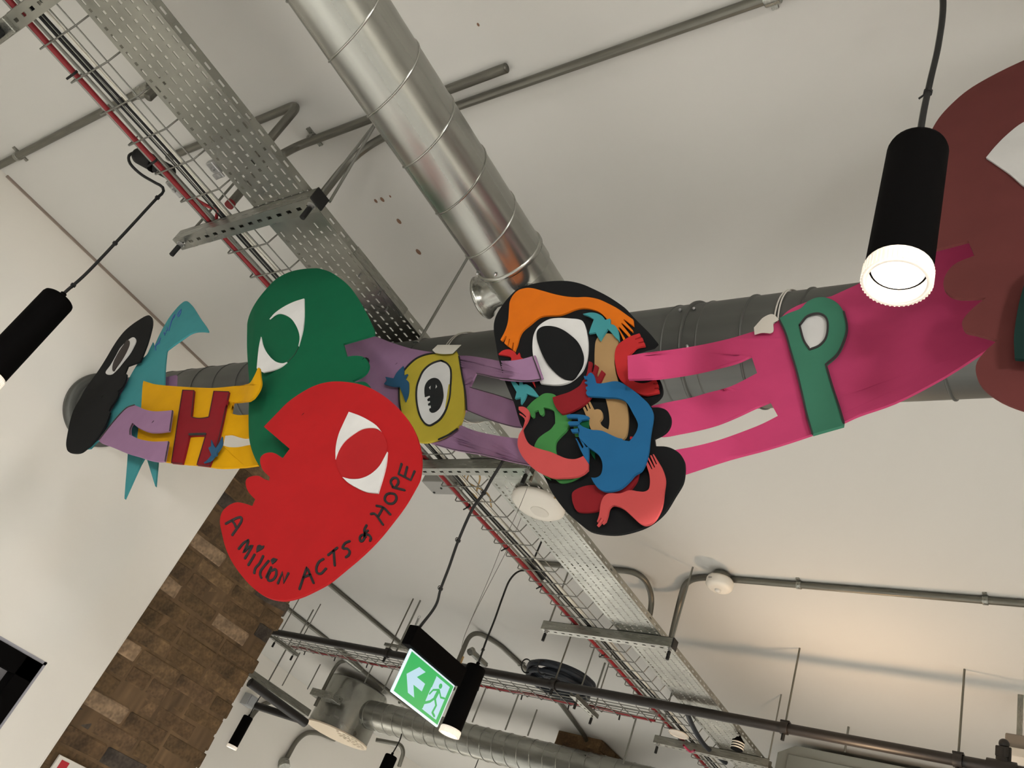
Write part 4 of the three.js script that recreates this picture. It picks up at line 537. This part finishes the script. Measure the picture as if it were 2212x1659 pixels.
{ const z = -0.795, t = cutout('painted_cutout', 'large red cutout head facing left, lettered A MILLION ACTS of HOPE', 'cutout', 700, 1060, z);
  part('board', board('@Z7 880,78 1000,82 1120,110 1240,175 1350,270 1420,360 1465,450 1490,540 1498,620 1485,740 1440,830 1380,930 1290,1050 1200,1160 1090,1270 960,1380 860,1460 760,1515 660,1560 560,1583 490,1578 410,1550 330,1490 250,1400 190,1310 150,1220 125,1120 112,1040 125,980 160,940 205,915 240,910 290,920 335,935* 355,890* 310,840 290,790 295,750 330,730 380,728 420,750 452,760* 455,735* 410,690 390,640 395,595 430,570 480,568 545,605* 593,540* 415,388* 500,300 580,220 680,150 780,100', z), P.red, t);
  part('eye_crescent', board('@Z7 1000,285* 1070,310 1130,340 1190,380 1222,420* 1190,400 1150,395 1090,405 1030,440 970,490 930,550 908,612* 910,530 930,440 960,370', near(z, 0.003), 0.003), P.off, t, 'white eye crescent'); part('eye_crescent', board('@Z7 1265,560* 1255,650 1235,730 1200,845* 1120,835 1040,800 985,765 955,735* 1010,748 1080,745 1150,715 1210,660 1245,600', near(z, 0.003), 0.003), P.off, t, 'white eye crescent');
  part('pupil', board('@Z7 1222,422 1190,402 1150,397 1090,407 1030,442 970,492 930,552 912,620 935,700 965,738 1010,746 1080,743 1150,713 1210,658 1245,598 1262,540 1255,480', near(z, 0.0015), 0.0015), P.redEye, t);
  const words = ['@B4 130,385 230,330 330,285 380,282 388,330 340,420 235,570', '@B4 240,345 270,380 295,440', '@B4 340,795 420,700 500,650* 480,720 420,855* 500,770 562,740* 520,820 440,950', '@B4 600,885 545,980 497,1058', '@B4 740,910 680,1030 612,1110 592,1190', '@B4 830,988 760,1070 702,1150 690,1210 708,1265', '@B4 870,1092 830,1170 790,1258', '@B4 872,1152 940,1125 952,1210 900,1295 832,1312 815,1250 850,1170', '@B4 977,1355 1055,1175* 1075,1345* 1150,1188', '@B4 1330,1450 1380,1300 1452,1092* 1510,1230 1560,1350', '@B4 1392,1258 1510,1212',
    '@B5 312,1215 260,1250 230,1320 240,1375 280,1385 342,1325', '@B5 365,1170 472,1085', '@B5 430,1115 442,1290', '@B5 615,1008 560,1035 535,1090 590,1098 615,1130 602,1170 570,1195', '@B5 810,825 785,880 790,930 770,1000 742,1010 735,960 770,935 800,960', '@B5 825,885 792,920 840,940 860,975 850,1005', '@B5 925,600 1000,618 1085,700', '@B5 860,695 902,692 1000,818', '@B5 1000,625 945,722', '@B5 1085,455 1140,470 1155,520 1120,570 1060,572 1020,525 1040,472 1080,455', '@B5 1112,385 1250,420', '@B5 1115,382 1090,320 1120,280 1165,285 1178,330 1150,382', '@B5 1215,115 1180,232* 1320,302* 1365,200', '@B5 1280,150 1252,258'];
  part('lettering', [strokes(words, 4.8, near(z, 0.0012), 0.0012), board('@B4 648,740* 690,728 720,745 758,740* 740,785 690,820 630,852* 632,790', near(z, 0.0012), 0.0012), board('@B4 862,975* 905,942 940,950 975,962* 940,1005 890,1045* 870,1010', near(z, 0.0012), 0.0012)], P.ink, t, 'black brush lettering with heart dots'); }
{ const zp = (x, y) => { const up = y < 822 + (x - 1000) * 0.06; return -1.1 + (up ? 0.2 : 0.12) * ramp(990, 1100, x); };
  const t = cutout('painted_cutout', 'wide lilac cutout panel carrying a lemon disc with an eye', 'cutout', 940, 850, -1.1);
  part('board', board('@A4 10,295* 430,165* 560,210 700,265 850,315 1000,360 1180,395 1330,420 1500,450 1730,468 1900,475 2212,525 @A5 100,1042 250,1042 400,1020 525,985* 625,1270* 560,1283 420,1290 250,1282 100,1262 @C1 700,1032 560,1020 440,1005 350,985 270,970* 218,1088* 330,1120 450,1155 590,1200 640,1215* 665,1430* 600,1425 500,1400 400,1370 300,1330 190,1285* 130,1340* 140,1415* 250,1460 400,1495 550,1520 650,1530 720,1540* @PX 1170,1012* 1144,1004 1088,992 1037,980 987,972 941,960 900,945* 860,900* 800,850* 760,830* 700,740*', zp, 0.005, 3), P.lilac, t);
  part('end_strip', board('@A5 537,980* 560,975* 656,1255* 637,1270*', near(zp, 0.004), 0.004), P.lilac, t); part('end_line', strokes(['@A5 528,985* 630,1268*'], 2, near(zp, 0.002), 0.001), P.edge, t); for (const [line, w] of [['@C1 215,1090 330,1124 450,1158 590,1204', 1], ['@C1 190,1287 300,1333 400,1373 500,1404 600,1428 655,1434', 1.4], ['@PX 941,960 987,972 1037,980 1088,992 1144,1004', 1], ['@C1 820,1022 700,1035 560,1024 440,1008 350,988 272,972', 1.4]]) part('edge_line', strokes([line], w, near(zp, 0.002), 0.001), P.edge, t);
  const zd = near(zp, 0.007);
  const disc = part('disc', board('@A4 1700,405* 1725,470 1760,650 1800,900 1815,1100 1815,1290 1780,1430 1740,1510 1600,1620 1490,1690 1273,1760 1100,1740 950,1560 870,1310 845,1150 835,1000 840,930 880,760 920,680 1000,590 1120,500 1250,455 1370,432 1500,445 1650,440', zd, 0.006, 1), P.lemon, t, 'lemon yellow disc');
  part('disc_outline', strokes(['@A4 1380,430 1250,450 1110,505 1000,592 912,690', '@A4 838,940 840,1080 850,1200 868,1320', '@A4 1735,480 1780,750 1820,960 1838,1120 1848,1275', '@A4 1712,1562 1600,1640 1530,1675 1430,1720'], 3, near(zd, 0.0015), 0.0015), P.ink, disc);
  const O = '@A4 1470,545 1550,580 1605,650 1618,740 1612,900 1600,1080 1570,1200 1520,1320 1450,1420 1370,1480 1300,1512 1240,1490 1180,1420 1140,1330 1110,1200 1098,1060 1110,920 1150,800 1200,700 1280,620 1370,570';
  part('eye_white', board(O, near(zd, 0.0015), 0.0015), P.off, disc, 'white oval'); part('eye_outline', strokes([O + ' 1470,545 1500,555'], 3.6, near(zd, 0.0025), 0.001), P.ink, disc);
  part('face', board(['@A4 1390,805 1440,830 1480,900 1500,1000 1505,1080 1480,1180 1440,1260 1380,1310 1330,1320 1300,1300 1295,1265 1320,1250* 1312,1205* 1280,1215 1275,1195 1290,1180 1308,1170* 1300,1140* 1270,1145 1265,1125 1290,1100 1305,1095* 1300,1062* 1228,1088* 1220,1000 1230,920 1270,850 1330,810', '@A4 1318,908* 1308,982* 1285,940*', '@A4 1390,893* 1412,935* 1380,970*'], near(zd, 0.003), 0.0015), P.ink, disc, 'black face in profile');
  part('small_bird', board('@A4 905,625* 912,700 905,770* 970,745* 930,820* 975,850 985,920 975,1050 935,1155* 900,1060 850,930* 740,925 618,890* 660,845* 638,787* 760,810* 810,720', near(zd, 0.006), 0.004), P.navy, t, 'small navy bird');
  part('tape', board('@A4 1340,385* 1420,310* 1770,310* 1640,440* 1500,446 1380,430*', near(zd, 0.008), 0.001), M.tape, t, 'translucent white tape'); }
{ const z0 = -0.915, L = (k) => z0 + 0.0045 * k, t = cutout('painted_cutout', 'black cutout head covered in coloured arms, hands and birds', 'cutout', 1270, 880, z0);
  part('board', board('@A5 850,38 1000,45 1150,80 1300,145 1450,220 1580,300 1700,390 1800,500 1900,600 2000,700 2100,820* 2050,870* @C1 1590,805* 1700,900* 1820,1000 1858,1090 1855,1150 1820,1195 1750,1240* 1775,1265* 1830,1265 1890,1285 1925,1330 1930,1390 1905,1450 1860,1490 1790,1525* 1800,1595* @B3 1870,198 1960,230 2040,290 2085,370 2093,470 2085,560 2065,640 1970,800 1850,990 1720,1110 1600,1180 1420,1240 1260,1268 1080,1260 930,1225 800,1130 650,1000 550,880 450,730 400,620 350,530* 200,300 150,130* @B1 570,1305 520,1190 490,1060 440,950 380,760 310,520 230,330 110,40 @A5 135,1150 95,1000 60,800 38,650 45,550 80,450 150,340 250,220 340,140 500,85 650,55', z0), P.black, t);
  part('arm', board('@A5 450,127 520,130 640,160 800,205 950,235 1080,245 1200,242 1340,265 1480,325 1600,390 1700,460 1790,525* 1797,608* 1678,520* 1668,527* 1785,660* 1780,680* 1648,563* 1640,575* 1760,725* 1740,745* 1614,612* 1605,625* 1692,765* 1668,785* 1620,680 1560,600* 1500,580 1460,520 1380,440 1280,395 1160,378 1060,395 950,440 860,468 760,472 660,478 600,500 500,580 400,665 360,740 335,830 300,922* 280,915* 292,818* 275,815* 262,890* 222,862* 245,772* 228,768* 210,855* 170,820* 203,735* 185,728* 145,792* 122,780* 180,670 215,560 230,400 240,300 280,220 350,155', L(1), 0.004), P.orange, t, 'orange arm with two hands');
  const eye = part('eye', board('@A5 850,505 1000,512 1100,522 1155,545 1190,620 1215,740 1222,870 1210,1000 1170,1130 1100,1220 1000,1300 900,1335 800,1343 700,1335 625,1325* 608,1275* 575,1150 530,960 525,830 540,720 590,620 660,560 740,520', L(1), 0.004), P.off, t, 'white eye');
  part('pupil', board('@A5 740,605 830,620 920,660 1010,725 1090,800 1130,870 1160,960 1165,1020 1150,1100 1100,1190 1030,1275 950,1275 880,1245 800,1180 720,1090 660,990 610,870 580,770 580,680 610,635 660,610', L(1.7), 0.003), P.black, eye);
  part('arm', board('@A5 1400,712 1500,702 1570,730 1608,800 1575,900 1555,1050 1570,1180 1600,1300 @B2 1250,560 1335,700 1370,880 1378,1080 1362,1280 1325,1430 1260,1500* 1000,1430* 700,1330* 570,1290* 480,1020* 440,930 395,815* 432,788* 482,890* 503,870* 455,745* 488,718* 540,840* 562,828* 512,700* 548,678* 640,855* 720,843 790,875 815,950 810,1030 755,1105* 790,1180 860,1240 945,1285* 968,1150 960,950 925,760 875,590 @A5 1310,1250 1305,1100 1308,900 1320,800 1350,745', L(1), 0.004), P.sand, t, 'sand coloured arm');
  part('bird', board('@A5 1160,455* 1250,437 1330,445 1400,480 1440,530* 1500,512* 1505,580* 1560,600 1600,660 1617,795* 1560,740 1520,690 1470,640* 1410,730 1375,788* 1345,740 1318,685* 1235,698* 1260,620 1298,520* 1230,480', L(2), 0.004), P.teal, t, 'teal bird');
  part('bird', board('@B1 230,40* 325,40* 415,140* 420,45* 480,45* 500,110* 560,100 640,135 730,210 845,360* 820,375 700,345 580,305* 530,420 455,530* 450,385* 325,410* 360,270*', L(1), 0.004), P.teal, t, 'teal bird');
  part('bird', [board('@A5 95,960* 150,915 230,900 300,935 330,975* 360,940* 375,1000* 405,1015* 350,1050* 255,1052* 255,1000 180,975', L(1), 0.004), board('@B1 670,10* 735,0* 755,155*', L(1), 0.004)], P.scarlet, t, 'red bird');
  part('arm', board('@A5 1870,698* 1885,735* 1815,768* 1820,778* 1905,752* 1918,795* 1855,813* 1860,825* 1930,812* 1942,855* 1830,880 1790,920 1740,970 1715,1050 1720,1150 1740,1240 1800,1300 1880,1325 1960,1320 2030,1295 2075,1272* 2092,1308* 2040,1328* 2045,1338* 2100,1332* 2108,1375* 2055,1386* 2060,1395* 2110,1398* 2115,1440* 2030,1460 1950,1472 1860,1455 1770,1400 1680,1330 1620,1270 1590,1200 1570,1100 1558,1000 1570,900 1600,840 1680,780 1760,735', L(1.5), 0.004), P.scarlet, t, 'red arm with two hands');
  part('arm', board('@B1 580,610* 700,480 860,360 950,305 1060,295 1200,335 1400,600 1510,720 1530,800 1540,880 1500,1000 1420,1120 1300,1240 1220,1340 1200,1450 1210,1560 @B3 530,300 700,450* 830,540* 760,585 660,625 560,632 500,585* 445,570* 445,595* 365,545* 400,450* 250,190* @B1 745,1450 760,1400 830,1280 950,1180 1100,1080 1200,950* 1195,800 1170,680 1110,640 1020,615 945,605* 955,700 945,750 910,775 870,755 845,700 830,655* 750,690* 740,800 700,820 660,760', L(1), 0.004), P.leaf, t, 'leaf green arm');
  part('arm', board('@B1 1140,385* 1300,335 1500,270 1640,195 1740,120 1800,20 @A5 1195,1240 1220,1150 1232,1050* 1275,1062* 1262,1180* 1285,1185* 1310,1088* 1352,1115* 1330,1200* 1340,1260* 1395,1160* 1435,1195* 1370,1320 1300,1400* @B1 1985,360 1900,470 1800,550 1650,640 1500,710 1345,745* 1240,640 1175,520', L(2), 0.004), P.claret, t, 'dark red arm');
  part('arm', board('@B3 720,755 850,685 980,668 1100,690 1400,600 1530,515* 1510,600 1460,680 1400,740 1200,800 1060,960 1000,985 860,998 770,980 730,910 712,830', L(1), 0.004), P.claret, t, 'dark red arm');
  part('arm', board('@B3 1600,345* 1620,350* 1688,478* 1698,470* 1632,322* 1645,318* 1720,455* 1730,450* 1668,305* 1685,300* 1742,415* 1755,412* 1700,292* 1715,290* 1770,380 1820,470 1855,600 1840,740 1815,920 1780,1010 1730,1090 1670,1140 1600,1155 1540,1130 1450,1050 1350,960 1280,925 1210,915 1170,950 1150,1030 1125,1110* 1090,1140* 1080,1135* 1108,1095* 1100,1092* 1030,1168* 1018,1162* 1075,1075* 1065,1065* 1028,1120* 1018,1115* 1045,1030 1055,950 1075,860 1110,800 1170,768 1300,770 1420,730 1520,745 1600,748 1650,720 1668,640 1660,540 1630,440', L(2), 0.004), P.salmon, t, 'salmon arm at the lower right');
  part('arm', board('@B1 405,588* 500,588 580,625 630,690 630,790 590,900 530,1000 492,1070 505,1140 560,1290 640,1400 750,1465 900,1515 1100,1570 1240,1630 @B3 640,340 740,350 800,335 850,312* 910,400* 908,480* 850,530 760,565 600,578 480,575 360,530 240,460 120,340 60,230 45,150 60,60 @B1 420,1180 482,1075 515,1000 545,890* 520,830 470,780 415,745* 425,725* 500,770 558,825* 568,800* 480,710 405,650*', L(3), 0.004), P.salmon, t, 'salmon arm curling at the left');
  part('patch', board('@B1 1700,920 1760,875 1930,850* 1925,1060* 1800,1030 1720,970', L(1.4), 0.003), P.deepLeaf, t, 'deep green scrap'); part('patch', board('@B3 910,200* 990,255* 990,350* 950,290', L(0.9), 0.003), P.deepLeaf, t, 'deep green scrap'); part('patch', board('@B1 1605,980* 1700,975* 1695,1045* 1600,1055*', L(1.2), 0.003), P.leaf, t); part('patch', board('@B1 1615,1135* 1700,1135* 1700,1215* 1630,1222*', L(1.2), 0.003), P.leaf, t); part('patch', board('@B2 1420,1435* 1480,1440* 1440,1505* 1412,1490*', L(1), 0.003), P.scarlet, t);
  part('arm', [board('@B2 415,120* 490,120 510,80 560,50 610,75 640,130 660,220 690,275 760,285 900,265 1050,238 1150,240 1260,285 1400,370 1550,480 1700,610 1820,730 1890,850 1918,960 1905,1110 1880,1250 1850,1450 1830,1650 @B3 1650,250 1610,400 1560,490 1480,540 1400,630 1300,710 1200,738 1100,738 1030,700 980,640 945,575* 1000,578 1060,545 1085,470 1080,380 1040,300 985,250* 910,200* 860,150* @B1 1720,1250 1700,1100 1690,1000* 1720,970 1800,1020 1960,1080 2100,1105 @B2 600,1295 800,1310 960,1380 1150,1465 1250,1490 1260,1515* 1400,1540* 1480,1450 1560,1320 1590,1180 1560,1080 1480,930 1400,780 1330,680 1230,620 1100,590 920,585 750,570 560,560 490,545 462,480 485,440* 455,395* 460,360* 500,345* 490,290* 430,270* 435,250* 490,240* 485,200* 430,185* 415,140*', L(3), 0.004), board('@B1 1440,780* 1500,755 1700,755 1850,775 1935,810* 1900,855* 1760,875* 1700,925* 1690,830* 1540,825* 1460,825*', L(3), 0.004), board('@B1 1470,940* 1500,905* 1705,905* 1730,990* 1500,985*', L(3), 0.004), board('@B1 1535,1080* 1720,1055* 1720,1140* 1560,1140*', L(3), 0.004), board('@B1 1640,1280* 1662,1275* 1790,1500* 1815,1460* 1700,1220* 1735,1230* 1870,1470* 1915,1460* @B3 985,252* 915,210* 915,330* 908,398* 860,320 800,200 758,95*', L(2.8), 0.004)], P.blue, t, 'big blue arm with a bent elbow'); }
{ const zk = (x, y) => { const k = ramp(1600, 1400, x), up = y < 840; return -1.08 + k * (up ? 0.205 : 0.13) + 0.02 * ramp(1850, 2050, x); };
  const t = cutout('painted_cutout', 'large pink cutout board with long fingers and a green letter P', 'cutout', 1700, 850, -1.08);
  part('board', board(['@C3 200,680* 350,655 560,630 800,590 1000,545 1185,490 1280,465 1370,410 1450,330 1600,260 1790,215* @PX 1850,615 1925,575 2000,545* 2092,515* 2155,520* 2200,610* 2185,735* 2171,734 2041,813 1933,869 1854,897 @C3 1885,1195* 1640,1290 1300,1400 1000,1480 650,1592* 500,1625* 450,1440* 580,1412 700,1390 900,1340 1100,1270 1250,1210 1372,1148* 1310,1035* 1200,1080 1050,1150 900,1210 750,1250 600,1280 480,1300 300,1290* 250,1100* 370,1075 500,1045 700,1005 820,970 1000,920 1210,815* 1165,680* 1050,730 900,770 750,805 600,830 450,850 320,858 205,860*'], zk, 0.005, 3), P.pink, t);
  const z2 = near(zk, 0.006), hole = '1540,440* 1600,370 1680,348 1730,365 1755,400 1755,500 1735,555 1690,600 1620,628* 1575,560';
  const lp = part('letter_P', board(['@C3 1380,390* 1450,350 1550,310 1600,260 1680,225 1760,230 1830,265 1880,330 1905,420 1908,480 1880,580 1830,670 1745,745* 1800,930 1850,1080 1885,1195* 1880,1222* 1640,1290* 1600,1150 1560,980 1510,790 1460,600 1420,470', '@C3 ' + hole], z2, 0.006, 1), P.moss, t, 'moss green letter P'); part('letter_inlay', board('@C3 ' + hole, near(zk, 0.0025), 0.002), P.off, lp, 'off white patch inside the letter');
  part('letter_outline', strokes([['@C3 1380,392 1430,500 1470,640 1515,790 1560,980 1600,1150 1640,1288', 4], ['@C3 1885,335 1908,430 1906,500 1870,600 1830,672 1745,745* 1800,930 1850,1080 1885,1200', 4.4], ['@C3 ' + hole.replace('1575,560', '1575,560 1540,440*'), 4]], 4, near(z2, 0.0015), 0.0015), std(0x2a2626, 0.7), lp, 'dark grey outline');
  part('tape', board('@C3 1185,460* 1225,415 1260,380 1330,355 1380,395* 1335,425* 1335,490 1310,505* 1250,500 1190,515*', near(zk, 0.008), 0.001), M.tape, t, 'torn translucent tape'); }
{ const z = -0.93, t = cutout('painted_cutout', 'wine red cutout head facing left at the right edge, behind the lit lamp', 'cutout', 2120, 560, z);
  part('board', board('@PX 2400,60* 2300,95 2212,130 2140,165 2090,195 2055,225 2028,255 2008,290 1988,340 1975,400 1972,470 1985,548* 2092,520* 2105,552* 2060,572 2040,600 2040,625 2062,642 2130,643* 2095,672 2078,697 2085,715 2110,722 2155,735* 2125,762 2108,790 2115,825 2150,858 2212,885 2300,900 2400,880*', z), P.wine, t);
  part('eye', board('@PX 2130,340* 2150,316 2175,291 2212,263 2300,230* 2320,350* 2300,470* 2260,425 2212,402 2183,377 2155,357', near(z, 0.003), 0.003), P.off, t, 'white eye');
  part('side_patch', board('@PX 2300,540* 2225,590 2205,640 2194,695 2190,735 2192,774* 2300,782*', near(z, 0.02), 0.005), P.bottle, t, 'dark bottle green flap'); }

function spacer(parent, px, py, za, zb) { part('spacer', rod(atZ(px, py, za), atZ(px, py, zb), 0.008, 10), P.black, parent); }   // pegs that hold one board off the next, hidden between them
{ const by = (text) => scene.children.find((o) => o.userData.label?.includes(text));
  spacer(by('A MILLION ACTS'), 660, 900, -0.801, -0.824);  spacer(by('teal cutout bird'), 340, 850, -0.867, -0.898); spacer(by('small lilac'), 335, 915, -0.841, -0.854); spacer(by('seen nearly edge'), 225, 860, -0.856, -0.866);
  spacer(by('facing right'), 790, 780, -0.831, -1.098); spacer(by('wide lilac'), 860, 790, -1.106, -1.128); spacer(by('green letter P'), 1700, 740, -1.087, -1.128); spacer(by('covered in coloured'), 1110, 780, -0.921, -0.93); spacer(by('at the right edge, behind'), 2180, 640, -0.936, -1.058); }

renderer.render(scene, camera);
